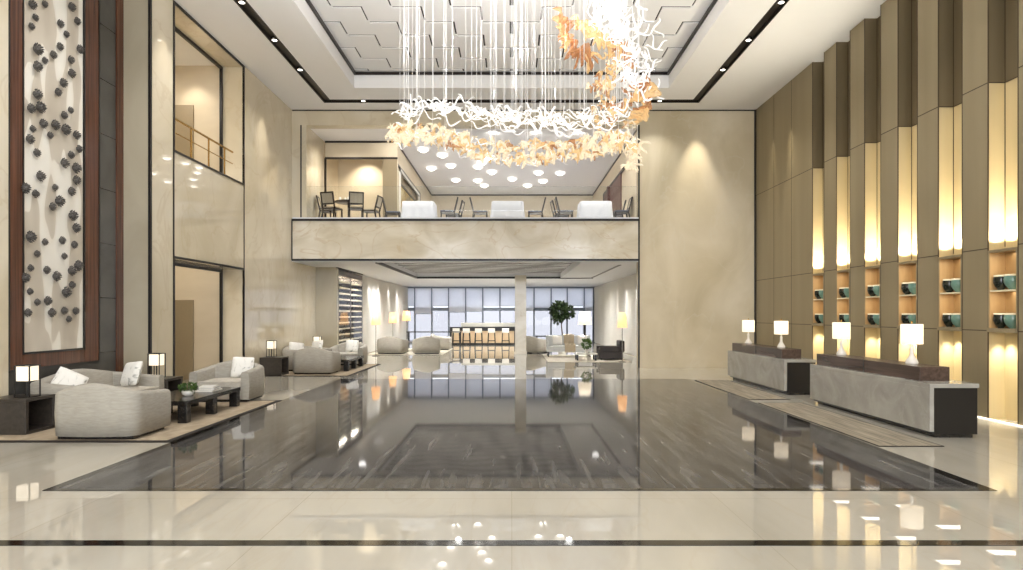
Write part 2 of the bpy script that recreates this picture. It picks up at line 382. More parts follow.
for y1 in bays:
    b.box(RX-.004,RX+.01,y1-.005,y1+.012,0,CZ); b.box(RX-.004,RX+.01,y1-.632,y1-.615,0,CZ)
    b.box(RX+.262,RX+.275,y1-.014,y1-.003,2.8,CZ)
    b.box(RX+.262,RX+.275,y1-.6,y1,5.45,5.465); b.box(RX+.002,RX+.27,y1-.012,y1-.003,5.45,5.465)
struct('trim_7',b,M['goldseam'])
b=MB(); b.box(RX-.02,RX,6,20.6,0.0,.018); struct('baseboard_right',b,M['led'])

# back plane: pier, beam, balcony
YB=20.6
b=MB(); b.box(4.04,7.73,YB,21.0,0,CZ); struct('wall_back_pier',b,M['pierstone'])
b=MB(); b.box(-6.96,4.04,YB,21.0,7.70,CZ); b.box(-6.96,-6.5,YB,22.5,4.7,7.70); struct('wall_back_beam',b,M['wallstone'])
b=MB(); b.box(7.69,7.735,YB-.04,YB,0,CZ); b.box(4.01,4.06,YB-.03,YB,0,7.70); b.box(-6.69,-6.65,YB-.012,YB,4.72,7.70)
b.box(-6.99,4.06,YB-.05,YB,4.66,4.73); b.box(-6.99,4.06,YB-.05,YB,3.40,3.46); b.box(-6.99,-6.93,YB-.05,YB,3.46,4.66)
b.box(-6.95,7.7,YB-.02,YB,CZ-.03,CZ)
struct('trim_8',b,M['black'])
b=MB(); b.box(-6.93,4.04,YB-.02,YB+.3,3.46,4.66); struct('wall_balcony_fascia',b,M['fascia'])
b=MB(); b.box(-6.96,4.04,YB,32.7,4.5,4.7); b.box(-6.93,4.02,YB-.04,YB+.12,4.73,4.775); struct('floor_balcony',b,M['cloth'])

# upper restaurant shell
UC=7.70
b=MB(); b.box(-6.96,4.3,21.0,32.7,UC,UC+.1); struct('ceiling_upper',b,M['ceiling'])
b=MB(); b.box(-6.45,-3.95,22.5,22.62,7.13,UC); b.box(-4.45,-3.95,22.5,22.62,4.7,7.13); b.box(-6.7,-4.2,24.4,24.5,4.7,UC); b.box(-6.7,-6.5,22.5,24.4,4.7,UC)
b.box(-4.12,-4.0,28.3,32.6,4.7,UC); b.box(-4.12,-4.0,22.62,28.3,6.98,UC); b.box(-4.12,-4.0,22.62,23.15,4.7,6.98)
b.box(-4.1,4.2,32.5,32.7,6.15,UC)
b.box(4.07,4.2,21.0,32.5,4.7,UC)
struct('wall_upper',b,M['softwall'])
b=MB(); b.box(-6.45,-3.94,22.46,22.5,7.07,7.14); b.box(-6.47,-6.4,22.46,22.5,4.7,7.1)
b.box(-4.0,-3.97,22.62,32.5,UC-.05,UC); b.box(4.04,4.07,21.0,32.5,UC-.05,UC); b.box(-4,4.07,32.47,32.5,UC-.06,UC); b.box(-6.45,-4.0,22.46,22.5,UC-.06,UC)
b.box(-4.0,-3.96,22.62,28.3,6.9,6.98); b.box(-4.0,-3.96,28.2,28.3,4.7,6.98); b.box(4.02,4.07,22.6,28.6,6.9,7.0); b.box(4.02,4.07,28.4,28.6,4.7,7.0)
b.box(-4.0,4.07,32.44,32.5,6.05,6.15)
struct('trim_9',b,M['darkbronze'])
b=MB(); b.box(-4.0,-3.95,23.15,23.25,4.7,6.9); b.box(-4.0,-3.95,27.95,28.05,4.7,6.8); b.box(-4.0,-3.95,23.15,28.05,6.8,6.9); struct('trim_10',b,M['white'])
b=MB(); b.box(-4.3,-4.12,23.1,28.4,4.7,7.2); b.box(-4.45,-3.96,22.47,22.5,4.7,7.07); struct('wall_upper_side_dark',b,M['tanpanel'])
b=MB(); b.box(4.03,4.07,24.0,28.4,4.7,6.9); b.box(3.93,4.07,26.6,26.9,4.7,6.95); struct('trim_11',b,M['redwood'])
b=MB()
for i in range(10):
    x0=-4.0+i*.807; b.box(x0+.04,x0+.767,32.5,32.56,4.7,6.05)
struct('wall_upper_back',b,M['pierstone'])

# lower lounge shell
LC=3.38
b=MB(); b.box(-6.96,-4.35,20.62,40,LC,3.46); b.box(2.25,5.2,20.62,40,LC,3.46); b.box(-4.35,2.25,20.62,21.0,LC,3.46); b.box(-4.35,2.25,29.9,40,LC,3.46)
b.box(-4.35,2.25,21,29.9,3.6,3.72); b.box(-4.42,-4.35,21,29.9,3.46,3.72); b.box(2.25,2.32,21,29.9,3.46,3.72); b.box(-4.4,2.3,29.9,29.97,3.46,3.72); b.box(-4.4,2.3,20.93,21.0,3.46,3.72)
struct('ceiling_lounge',b,M['greyceil'])
b=MB()
for i in range(12):   # wavy baffles in the lounge coffer
    y=21.4+i*.72
    pts=[(-4.33+j*.273, y+.16*math.sin(j*.8+i*1.1), 3.592) for j in range(25)]
    for p,q in zip(pts[:-1],pts[1:]): b.bar(p,q,.16,.016)
struct('ceiling_lounge_baffles',b,M['rib'])
b=MB(); b.box(-4.4,3.75,29.86,29.95,LC-.03,LC+.06); b.box(-4.4,-4.34,21,29.9,LC-.03,LC+.06); b.box(3.62,3.72,22,29.9,LC-.012,LC+.005)
b.box(-6.24,-6.18,23.1,27.1,LC-.04,LC)
struct('trim_12',b,M['black'])
b=MB(); b.box(-6.96,-6.2,23.1,23.3,0,LC); struct('wall_lounge_column',b,M['returnstone'])
b=MB(); b.box(-6.96,-6.75,23.3,40,0,LC); struct('wall_lounge_left',b,M['softwall'])
b=MB(); b.box(5.15,5.4,21,40,0,LC); struct('wall_lounge_right',b,M['softwall'])
b=MB(); b.box(-6.96,-6.3,39.3,39.6,0,LC); b.box(-6.3,5.2,39.3,39.6,3.33,LC); b.box(4.95,5.4,39.3,39.6,0,LC)
struct('wall_lounge_back',b,M['winframe'])
b=MB(); b.box(.15,.63,27.8,28.3,0,LC); struct('wall_column',b,M['fascia'],bevel=.01)
b=MB(); b.box(.12,.66,27.77,28.33,0,.12); struct('baseboard_column',b,M['fascia'])
# far windows
MX=[-6.3]+[(p-511.5)*.0606 for p in (415,432,448.8,465.8,482.8,500,517,534,551,567,584)]+[4.95]
drop=[2.2,1.75,2.2,1.85,1.9,2.2,2.2,1.95,2.1,2.2,2.2,1.95]
ordn=['first','second','third','fourth','fifth','sixth','seventh','eighth','ninth','tenth','eleventh','twelfth']
for i in range(len(MX)-1):
    x0,x1=MX[i],MX[i+1]
    b=MB(); b.box(x0-.05,x0+.05,39.3,39.44,0,3.33)
    if i==len(MX)-2: b.box(x1-.05,x1+.05,39.3,39.44,0,3.33)
    b.box(x0+.05,x1-.05,39.32,39.42,0,.12); b.box(x0+.05,x1-.05,39.32,39.42,1.92,2.14); b.box(x0+.05,x1-.05,39.32,39.42,3.2,3.33)
    w=struct('window_%d'%(i+1),b,M['winframe'])
    p=MB(); p.box(x0+.05,x1-.05,39.37,39.38,.12,1.92); p.build('glass_pane',M['pane'],w)
    p=MB(); p.box(x0+.05,x1-.05,39.37,39.38,2.14,3.2); p.build('upper_glass_pane',M['upperpane'],w)
    t=thing('roller_blind','white roller blind in the far lounge windows, %s from the wine cabinet side'%ordn[i],'blind',((x0+x1)/2,39.22,0),0,'roller blinds on the far lounge windows')
    hw=(x1-x0)/2-.04
    q=MB(); q.box(-hw,hw,-.006,.006,drop[i],3.28); q.build('blind_fabric',M['blind'],t)
    q=MB(); q.box(-hw,hw,-.014,.014,drop[i]-.03,drop[i]); q.build('bottom_bar',M['winframe'],t)
# entrance side behind the camera: stone surround of the open glazed front
b=MB(); b.box(-7.8,-5.8,-4.3,-4,0,CZ); b.box(6,8.4,-4.3,-4,0,CZ); b.box(-5.8,6,-4.3,-4,6.9,CZ); b.box(-5.8,6,-4.3,-4,6.9,8.9)
struct('wall_front',b,M['wallstone'])

# ------------------------------------------------------------------ wall art
XA=-7.49
art=thing('wall_art','tall cream relief panel with dark rosettes in a reddish-brown wooden frame on the slate wall','wall art',(XA,10.6,0.87))
def artz(z): return z-.87
yl,yr,zt=9.63-10.6,11.72-10.6,7.9-.87
il,ir,ib=9.90-10.6,11.33-10.6,1.10-.87
b=MB(); b.box(0,.05,yl,il,0,zt); b.box(0,.05,ir,yr,0,zt); b.box(0,.05,il,ir,0,ib); b.box(0,.05,il,ir,zt-.3,zt)
fr=b.build('frame',M['framewood'],art,bevel=.006)
b=MB(); b.box(0,.056,il-.012,il+.02,ib-.012,zt-.29); b.box(0,.056,ir-.02,ir+.012,ib-.012,zt-.29); b.box(0,.056,il,ir,ib-.012,ib+.02)
b.box(0,.055,yl-.025,yl+.012,-.02,zt); b.box(0,.055,yr,yr+.025,-.02,zt); b.box(0,.055,yl,yr,-.03,.004)
b.build('inner_edge',M['black'],fr)
b=MB(); b.box(.005,.03,il,ir,ib,zt-.3); b.build('canvas',M['canvas'],art)
bl=[]
for x,y in ((205,25),(278,22),(428,40),(460,120),(225,100),(203,150),(365,135),(400,195),(362,265),(475,280),(233,280),(325,312),(425,340),(278,345),(232,378),(427,418),(380,472),(352,525),(232,537)): bl.append((x/5.7,y/5.7))
for x,y in ((152,80),(191,75),(297,110),(326,88),(205,147),(257,153),(237,198),(161,170),(301,173),(147,215),(350,197),(178,275),(362,258),(327,284),(297,320),(347,342),(349,395),(192,377),(127,430),(172,455),(258,427),(328,444),(274,487),(246,511),(332,550)): bl.append((x/4.385,90+y/4.385))
for x,y in ((348,78),(148,117),(214,140),(288,133),(341,152),(180,192),(298,202),(152,254),(221,263),(356,243),(328,266),(262,290),(128,296),(331,328),(303,360),(149,357),(181,404),(224,398),(139,450),(242,450),(297,441),(347,442),(318,478)): bl.append((x/4.385,210+y/4.385))
big={(205,147),(237,198),(178,275),(152,80),(192,377)}
def blossom_mesh(seed):
    r=random.Random(seed); m=MB()
    m.lathe([(.0,.0),(.5,.0),(.62,.18),(.5,.36),(.2,.46),(0,.48)],n=14)
    for ring,(n,rad,h,s) in enumerate(((12,.78,.16,.34),(9,.55,.34,.3),(6,.3,.48,.24))):
        for i in range(n):
            t=2*PI*(i+.5*ring)/n+r.uniform(-.1,.1); cx,cy=rad*math.cos(t),rad*math.sin(t)
            a=Vector((math.cos(t),math.sin(t),0)); p=Vector((-a.y,a.x,0)); c=Vector((cx,cy,h)); up=Vector((0,0,1))
            pts=[c-a*s*.6, c+p*s*.45+up*.06, c+a*s*.75+up*.12, c-p*s*.45+up*.06, c+up*.14, c-up*.05]
            m.add(pts,[(0,4,1),(1,4,2),(2,4,3),(3,4,0),(1,5,0),(2,5,1),(3,5,2),(0,5,3)],True)
    return m
protos=[]
for i,(px,py) in enumerate(bl):
    Y=7.37*650/(511.5-px); z=1.7-(py-314.5)*Y/650
    Y=max(9.75,min(11.3,Y))
    rad=random.choice((.062,.072,.082,.09,.1))
    if i<4: o=blossom_mesh(i).build('blossom',M['blossom'],art); protos.append(o)
    else:
        o=protos[i%4].copy(); COL.objects.link(o); o.parent=art
    o.location=(.03,Y-10.6,z-.87); o.rotation_euler=Euler((random.uniform(0,6),0,0)).to_matrix().to_euler()
    o.rotation_euler=(Matrix.Rotation(PI/2,3,'Y')@Matrix.Rotation(random.uniform(0,6),3,'Z')).to_euler()
    o.scale=(rad,rad,rad*2.0)

# upstairs railing in the left opening
rl=thing('stair_railing','slim brass handrail on posts across the upper opening in the left stone wall','railing',(-7.22,15.1,5.1))
for y in (-1.3,-.45,.4,1.25):
    b=MB(); b.cyl((0,y,0),(0,y,.78),.022,n=10); b.cyl((0,y,0),(0,y,.02),.05,n=12); b.build('post',M['brass'],rl)
b=MB(); b.cyl((0,-1.65,.8),(0,1.72,.8),.026,n=10); b.build('handrail',M['brass'],rl)
b=MB(); b.cyl((0,-1.65,.5),(0,1.72,.5),.012,n=8); b.build('middle_rail',M['brass'],rl)

# ------------------------------------------------------------------ downlights in the ceiling slot
first=None
def slotlight(x,y,label):
    global first
    if first is None:
        t=thing('ceiling_downlight',label,'downlight',(x,y,CZ),0,'downlights in the dark ceiling slot')
        m=MB(); m.lathe([(.075,.055),(.085,.055),(.085,-.004),(.062,-.004),(.058,.0),(.058,.055)],n=20); m.build('ring',M['steel'],t)
        m=MB(); m.lathe([(0,-.002),(.057,-.002),(.057,.01)],n=20); m.build('lens',M['lens'],t)
        first=t
    else: dup(first,(x,y,CZ),0,label)
names=['nearest the foot of the photo frame top','in the middle of the run','at the far end of the run']
for s,sd in ((-1,'above the left stone wall'),(1,'above the bronze panel wall')):
    for y,w in ((13.5,'nearest of the three'),(15.36,'middle one of three'),(17.22,'farthest of the three')):
        slotlight(5.6*s,y,'downlight in the dark ceiling slot %s, %s'%(sd,w))
for x,w in ((-4.5,'first from the left stone wall'),(-2.7,'second from the left stone wall'),(2.7,'second from the bronze panel wall'),(4.5,'first from the bronze panel wall')):
    slotlight(x,19.73,'downlight in the ceiling cross slot, %s'%w)

# ------------------------------------------------------------------ chandelier
ch=thing('chandelier','large hanging glass chandelier of white ribbons and amber leaves swirling under the tray ceiling','chandelier',(0.1,11,5))
O=Vector((.1,11,5))
def P(px,py,Y): return Vector(((px-511.5)*Y/650, Y, 1.7-(py-314.5)*Y/650))
def ribbon_mesh(seed):
    r=random.Random(seed); m=MB(); n=12; L=.34; a=r.uniform(.045,.085); w=.017; th=.005
    ph=r.uniform(0,1.2); cyc=r.uniform(.8,1.3); vs=[]
    for i in range(n):
        t=i/(n-1); x=(t-.5)*L; z=a*math.sin(ph+cyc*2*PI*t); y=.04*math.sin(3*t+ph)
        d=Vector((L,0,a*cyc*2*PI*math.cos(ph+cyc*2*PI*t))).normalized(); nn=Vector((-d.z,0,d.x))
        tw=.6*math.sin(2.4*t+ph)
        bb=(Vector((0,1,0))*math.cos(tw)+nn*math.sin(tw)); cc=bb.cross(d)
        c=Vector((x,y,z))
        for (i1,j1) in ((-1,-1),(1,-1),(1,1),(-1,1)): vs.append(c+bb*i1*w+cc*j1*th)
    fs=[(0,1,2,3),tuple(4*(n-1)+k for k in (3,2,1,0))]
    for i in range(n-1):
        for k in range(4): fs.append((4*i+k,4*i+(k+1)%4,4*i+4+(k+1)%4,4*i+4+k))
    return m.add(vs,fs,True)
def leaf_mesh(seed):
    r=random.Random(seed); m=MB(); L=.16; nu,nv=12,6; cv=r.uniform(.03,.07); ru=r.uniform(.012,.026)
    def fn(u,v):
        w=.042*math.sin(PI*min(1,u*.96+.02))**.6*(1.1-.35*u); t=(v-.5)*2
        return ((u-.5)*L, t*w, cv*math.sin(PI*u*1.3)+.25*w*t*t+ru*math.sin(9*u+3*t+seed))
    top=[fn(i/(nu-1),j/(nv-1)) for i in range(nu) for j in range(nv)]
    n=len(top); th=.006
    bot=[(x,y,z-th) for x,y,z in top]; fs=[]
    for i in range(nu-1):
        for j in range(nv-1):
            q=(i*nv+j,(i+1)*nv+j,(i+1)*nv+j+1,i*nv+j+1); fs.append(q); fs.append(tuple(n+k for k in reversed(q)))
    rim=[i*nv for i in range(nu)]+[(nu-1)*nv+j for j in range(1,nv)]+[i*nv+nv-1 for i in range(nu-2,-1,-1)]+[j for j in range(nv-2,0,-1)]
    for a,c in zip(rim,rim[1:]+rim[:1]): fs.append((c,a,n+a,n+c))
    return m.add(top+bot,fs,True)
R=random.Random(11)
def lerp_path(path,t):
    k=t*(len(path)-1); i=min(int(k),len(path)-2); f=k-i
    return [a+(c-a)*f for a,c in zip(path[i],path[i+1])]
white=[]; amb=[]
# white ribbons: a shallow dish seen from below, then the sweep rising at its end
for i in range(150):
    t=R.random(); px,py=lerp_path([(398,112),(430,108),(470,110),(510,118),(560,122),(600,116),(625,108)],t)
    sp=7 if R.random()<.75 else 13
    Y=11+R.uniform(-1.3,1.3)
    white.append((P(px+R.uniform(-5,5),py+R.uniform(-1,1)*sp,Y),R.uniform(.75,1.15),Euler((R.uniform(-.5,.5),R.uniform(-.5,.5),R.uniform(-.9,.9)))))
for i in range(95):
    t=R.random(); px,py=lerp_path([(612,4),(622,20),(626,42),(628,62),(634,80),(636,100)],t)
    Y=10.6+R.uniform(-.8,.8)
    white.append((P(px+R.gauss(0,9),py+R.uniform(-9,9),Y),R.uniform(.7,1.1),Euler((R.uniform(-1,1),R.uniform(-1.6,1.6),R.uniform(-1.2,1.2)))))
for i in range(55):
    px=R.uniform(590,625); py=R.uniform(-25,38); Y=10.7+R.uniform(-.7,.7)
    white.append((P(px,py,Y),R.uniform(.7,1.05),Euler((R.uniform(-1,1),R.uniform(-1.6,1.6),R.uniform(-1.2,1.2)))))
for (px,py,ry) in ((658,28,1.4),(659,90,1.1),(655,43,.9),(652,56,.4),(650,68,-.7),(645,15,.8),(640,2,1.2),(648,62,1.0),(657,46,-.3),(640,30,-.6),(644,80,-.9)):
    white.append((P(px,py,10.6),1.0,Euler((.2,ry,.2))))
for i in range(430):
    t=R.random(); px,py=lerp_path([(392,136),(415,132),(445,138),(480,149),(520,155),(560,152),(590,148),(615,142),(636,146)],t)
    sp=11 if 430<px<610 else 9
    Y=11+R.uniform(-1.4,1.4)
    k=R.choices((0,1,2),(7,3,.6))[0]
    amb.append((P(px+R.uniform(-6,6),py+R.uniform(-1,1)*sp,Y),R.uniform(.7,1.1),Euler((R.uniform(-.9,.9),R.uniform(-.7,.7),R.uniform(-PI,PI))),k))
for i in range(95):   # rising amber column
    t=R.random(); px,py=lerp_path([(618,140),(606,115),(604,90),(612,72),(622,58)],t)
    Y=10.8+R.uniform(-.8,.8)
    amb.append((P(px+R.gauss(0,8),py+R.uniform(-8,8),Y),R.uniform(.65,1.0),Euler((R.uniform(-.9,.9),R.uniform(.3,1.9),R.uniform(-1.2,1.2))),R.choices((0,1,2),(5,4,2))[0]))
strokes=([(557,16),(562,30),(567,44),(574,54),(586,60),(598,60)],[(574,20),(588,30),(602,40),(616,52),(632,62)],[(648,80),(640,88),(630,96),(620,106),(614,118)],[(650,84),(646,98),(640,110),(632,120)])
for si,path in enumerate(strokes):
    nn=17 if si<2 else 9
    for i in range(nn):
        t=(i+.5)/nn; px,py=lerp_path(path,t); qx,qy=lerp_path(path,min(1,t+.08)); ox,oy=lerp_path(path,max(0,t-.08))
        ry=math.atan2(qy-oy,qx-ox)+R.uniform(-.25,.25); k=(2 if R.random()<.7 else 1) if si in (0,2) else (2 if R.random()<.3 else 1)
        amb.append((P(px+R.gauss(0,2.2),py+R.gauss(0,2.2),10.5+R.uniform(-.35,.35)),R.uniform(1.5,2.3)*(1 if .1<t<.9 else .7),Euler((R.uniform(-.7,.7),ry,R.uniform(-.35,.35))),k))
for i in range(14):
    px,py=R.uniform(630,646),R.uniform(142,170); amb.append((P(px-(py-142)*.35,py,10.9+R.uniform(-.5,.5)),1.2,Euler((.3,R.uniform(-.6,.2),R.uniform(-.6,.6))),0))
for i in range(60):
    t=R.random(); px,py=lerp_path([(392,138),(430,138),(470,148),(520,155),(560,152),(600,146),(634,146)],t)
    white.append((P(px+R.uniform(-5,5),py+R.uniform(-9,11),11+R.uniform(-1.4,1.4)),R.uniform(.35,.6),Euler((R.uniform(-.9,.9),R.uniform(-.9,.9),R.uniform(-2,2)))))
ribs=[ribbon_mesh(i) for i in range(6)]; leaves=[leaf_mesh(i) for i in range(6)]
rme=[m.mesh('glass_ribbon') for m in ribs]
for m in rme: m.materials.append(M['ribbon'])
lme={}
for i,m in enumerate(leaves):
    for k in range(3):
        me=m.mesh('glass_leaf'); me.materials.append(M['amb'][k]); lme[i,k]=me
R.shuffle(white)
amb.sort(key=lambda a:-a[1])
rest=MB()
for i,(p,s,e) in enumerate(white):
    if i<100:
        o=bpy.data.objects.new('glass_ribbon',rme[i%6]); COL.objects.link(o); o.parent=ch; o.location=p-O; o.scale=(s,s,s); o.rotation_euler=e
    else:
        mt=Matrix.Translation(p-O)@e.to_matrix().to_4x4()@Matrix.Scale(s,4); m=ribs[i%6]; rest.add([mt@Vector(v) for v in m.v],m.f,True)
o=rest.build('glass_ribbon_mass',M['ribbon'],ch); o['kind']='stuff'
rest=[MB(),MB(),MB()]
for i,(p,s,e,k) in enumerate(amb):
    if i<100:
        o=bpy.data.objects.new('glass_leaf',lme[i%6,k]); COL.objects.link(o); o.parent=ch; o.location=p-O; o.scale=(s,s,s); o.rotation_euler=e
    else:
        mt=Matrix.Translation(p-O)@e.to_matrix().to_4x4()@Matrix.Scale(s,4); m=leaves[i%6]; rest[k].add([mt@Vector(v) for v in m.v],m.f,True)
for k in range(3):
    if rest[k].v: o=rest[k].build('glass_leaf_mass',M['amb'][k],ch); o['kind']='stuff'
wp=[w[0] for w in white if w[0].z<5.6]+[a[0] for a in amb[:40]]
R.shuffle(wp)
for i in range(98):
    p=wp[i]; m=MB(); r=.003 if i%16 else .006
    m.cyl((0,0,0),(0,0,8.6-p.z),r,n=5); o=m.build('suspension_wire',M['wire'],ch); o.location=p-O
b=MB(); b.box(-2.3,2.6,9.3,12.7,8.58,8.63); o=b.build('ceiling_plate',M['white'],ch); o.location=-O

# upper restaurant ceiling lights
cl=None; pts=[(158,40),(228,60),(187,108),(259,98),(277,150),(358,102),(372,87),(357,152),(409,121),(381,170),(483,146),(539,170),(595,154),(579,124),(658,125),(395,68)]
rows={}
for i,(cx,cy) in enumerate(pts):
    px=380+cx/3.653; py=140+cy/3.653; D=(7.60-1.7)*650/(314.5-py); X=(px-511.5)*D/650
    lab='round glowing ceiling light over the upper dining room'
    if cl is None:
        cl=thing('ceiling_light',lab,'ceiling light',(X,D,UC),0,'round lights on the upper dining room ceiling')
        m=MB(); m.lathe([(0,0),(.06,0),(.06,-.03),(.05,-.04),(.05,-.05)],n=16); m.build('mount',M['white'],cl)
        m=MB(); m.lathe([(.05,-.05),(.2,-.06),(.21,-.075),(.2,-.085),(.11,-.09)],n=24); m.build('frosted_ring',M['halo'],cl)
        m=MB(); m.lathe([(.115,-.085),(.12,-.115),(.08,-.14),(0,-.145)],n=24); m.build('diffuser',M['lightdisc'],cl)
    else: dup(cl,(X,D,UC),0,lab)

# ------------------------------------------------------------------ upholstered seats
def tub_shell(w,d,ha,hb,th=.15,r=.18,z0=.05):
    """U-shaped back and arms seen from above, rim rising towards the back; faces -Y"""
    path=[]
    N=8
    for i in range(N): path.append((-w/2,-d/2+(d-r)*i/N))
    for i in range(9):
        t=PI-(PI/2)*i/8; path.append((-w/2+r+r*math.cos(t), d/2-r+r*math.sin(t)))
    K=8
    for i in range(1,K): path.append((-w/2+r+(w-2*r)*i/K, d/2+.03*math.sin(PI*i/K)))
    for i in range(9):
        t=PI/2-(PI/2)*i/8; path.append((w/2-r+r*math.cos(t), d/2-r+r*math.sin(t)))
    for i in range(1,N+1): path.append((w/2,d/2-r-(d-r)*i/N))
    n=len(path); vs=[]; prof=[(0,0),(0,.5),(0,.93),(.12,.99),(.5,1.02),(.88,.99),(1,.93),(1,.5),(1,0)]
    for i,(x,y) in enumerate(path):
        a=path[max(0,i-1)]; c=path[min(n-1,i+1)]; dx,dy=c[0]-a[0],c[1]-a[1]; l=math.hypot(dx,dy); nx,ny=dy/l,-dx/l
        u=(y+d/2)/d; s=max(0,min(1,u)); s=s*s*(3-2*s)
        cen=1-abs(x)/(w/2); h=ha+(hb-ha)*(.35*s+.65*max(0,s*math.sin(PI/2*min(1,cen))**1.4))
        for (o,zz) in prof:
            fl=.014*math.sin(PI*min(1,zz))  # slight outward flare
            vs.append((x+nx*(o*th-fl*(1-o)),y+ny*(o*th-fl*(1-o)),z0+(h-z0)*zz))
    m=MB(); k=len(prof); fs=[]
    for i in range(n-1):
        for j in range(k-1): fs.append((i*k+j,i*k+j+1,(i+1)*k+j+1,(i+1)*k+j))
        fs.append((i*k,(i+1)*k,(i+1)*k+k-1,i*k+k-1))
    m.add(vs,fs,True); m.add(vs[:k],[tuple(reversed(range(k)))]); m.add(vs[-k:],[tuple(range(k))])
    return m
def cushion(x0,x1,y0,y1,z0,z1,puff=.03):
    m=MB(); nu=9
    def top(u,v): 
        e=(math.sin(PI*u)*math.sin(PI*v))**.4
        return (x0+(x1-x0)*u,y0+(y1-y0)*v,z1-puff+puff*e)
    m.grid(top,nu,nu)
    m.box(x0,x1,y0,y1,z0,z1-puff-.001)
    return m
def tub(name,label,cat,w,d,ha,hb,loc,rz,group=None,seats=1,mat='sofa',th=.15,cm='seatcush'):
    t=thing(name,label,cat,loc,rz,group)
    tub_shell(w,d,ha,hb,th).build('backrest',M[mat],t)
    m=MB(); m.box(-w/2+th*.7,w/2-th*.7,-d/2-.0,d/2-th*.8,.05,.27); m.build('seat_base',M[mat],t,bevel=.02)
    iw=(w-2*th)/seats
    for i in range(seats):
        x0=-w/2+th+iw*i; cushion(x0+.005,x0+iw-.005,-d/2-.02,d/2-th-.02,.27,.42).build('seat_cushion',M[cm],t,bevel=.025)
    m=MB(); m.box(-w/2+.06,w/2-.06,-d/2+.05,d/2-.08,0,.05); m.build('plinth',M['blackwood'],t)
    return t
def pillow(label,loc,rot,group=None,s=.46,mat='pillow'):
    m=MB()
    for sg in (1,-1):
        def fn(u,v,sg=sg):
            a,c=u*2-1,v*2-1; k=max(0,(1-a**4)*(1-c**4))**.5; pin=1-.07*(a*a*c*c)+.0
            return (a*s/2*pin*(1-.05*(1-abs(c))), sg*.075*k, c*s/2*pin*(1-.05*(1-abs(a))))
        g=MB(); g.grid(fn,13,13)
        if sg<0: g.f=[list(reversed(f)) for f in g.f]
        m.add(g.v,g.f,True)
    o=m.build('throw_pillow',M[mat]); o.location=loc; o.rotation_euler=rot
    return tag(o,label,'pillow',group)

# group one
b=MB(); b.box(-7.35,-4.62,8.72,12.72,.002,.014); rug=thing('area_rug','tan carpet with a dark border under the nearest sofa group','rug',(0,0,0))
b.build('pile',M['carpet'],rug)
b=MB(); b.box(-7.45,-4.53,8.62,8.72,.002,.012); b.box(-7.45,-4.53,12.72,12.82,.002,.012); b.box(-4.62,-4.53,8.72,12.72,.002,.012); b.box(-7.45,-7.35,8.72,12.72,.002,.012); b.build('border',M['carpetborder'],rug)
zr=.014
A=tub('tub_armchair','oatmeal tub armchair in the foreground seen from behind, next to the dark side table','armchair',1.14,.92,.58,.75,(-5.62,9.16,zr),PI,'tub armchairs by the left wall')
B=dup(A,(-5.62,12.95,zr),0,'oatmeal tub armchair facing the camera with a white pillow, beyond the long black coffee table')
S=tub('sofa','oatmeal two-seat sofa along the slate wall under the rosette panel','sofa',2.1,1.0,.58,.76,(-6.86,10.85,zr),-PI/2+PI,'oatmeal sofas along the left wall',seats=2,th=.17)
pillow('white printed pillow leaning on the near arm of the foremost sofa',(-6.95,10.2,zr+.60),(-.45,.5,PI/2-.9),'white printed pillows')
pillow('white printed pillow leaning on the far arm of the foremost sofa',(-6.72,11.50,zr+.64),(.35,.1,PI/2+1.1),'white printed pillows')
pillow('white printed pillow on the armchair that faces the camera beyond the coffee table',(-5.45,13.17,zr+.62),(-.3,.05,.15),'white printed pillows',s=.44)
def side_table(label,loc,group='dark wooden side tables'):
    t=thing('side_table',label,'side table',loc,0,group)
    m=MB(); m.box(-.3,.3,-.3,.3,.455,.5); m.build('table_top',M['darkwood'],t,bevel=.004)
    m=MB(); m.box(-.3,.3,-.3,-.24,0,.455); m.build('side_panel',M['darkwood'],t,bevel=.004)
    m=MB(); m.box(-.3,.3,.24,.3,0,.455); m.build('side_panel',M['darkwood'],t,bevel=.004)
    m=MB(); m.box(-.3,-.26,-.24,.24,0,.455); m.build('back_panel',M['darkwood'],t)
    m=MB(); m.box(-.26,.3,-.24,.24,.0,.04); m.build('bottom_shelf',M['darkwood'],t)
    return t
T1=side_table('dark wooden side table at the photo edge, beside the foremost armchair',(-7.1,9.4,zr))
T2=dup(T1,(-6.62,12.21,zr),0,'dark wooden side table behind the far end of the foremost sofa')
def cube_lamp(label,loc,group='square lamps in black metal frames'):
    t=thing('table_lamp',label,'lamp',loc,0,group)
    h=.46; s=.105; m=MB()
    for sx in (-1,1):
        for sy in (-1,1): m.box(sx*s-.007,sx*s+.007,sy*s-.007,sy*s+.007,0,h)
    for z in (.007,h-.007):
        m.box(-s,s,-s-.007,-s+.007,z-.007,z+.007); m.box(-s,s,s-.007,s+.007,z-.007,z+.007); m.box(-s-.007,-s+.007,-s,s,z-.007,z+.007); m.box(s-.007,s+.007,-s,s,z-.007,z+.007)
    m.build('metal_frame',M['black'],t)
    m=MB(); m.box(-s+.012,s-.012,-s+.012,s-.012,.235,.447); m.build('lamp_shade',M['shade'],t)
    m=MB(); m.cyl((0,0,.014),(0,0,.235),.012); m.build('stem',M['black'],t)
    m=MB(); m.box(-s,s,-s,s,.0,.014); m.build('base',M['black'],t)
    return t
L1=cube_lamp('square glowing lamp in a black frame on the side table nearest the camera',(-6.97,9.36,zr+.5))
L2=dup(L1,(-6.66,12.2,zr+.5),0,'square glowing lamp in a black frame behind the far end of the foremost sofa')
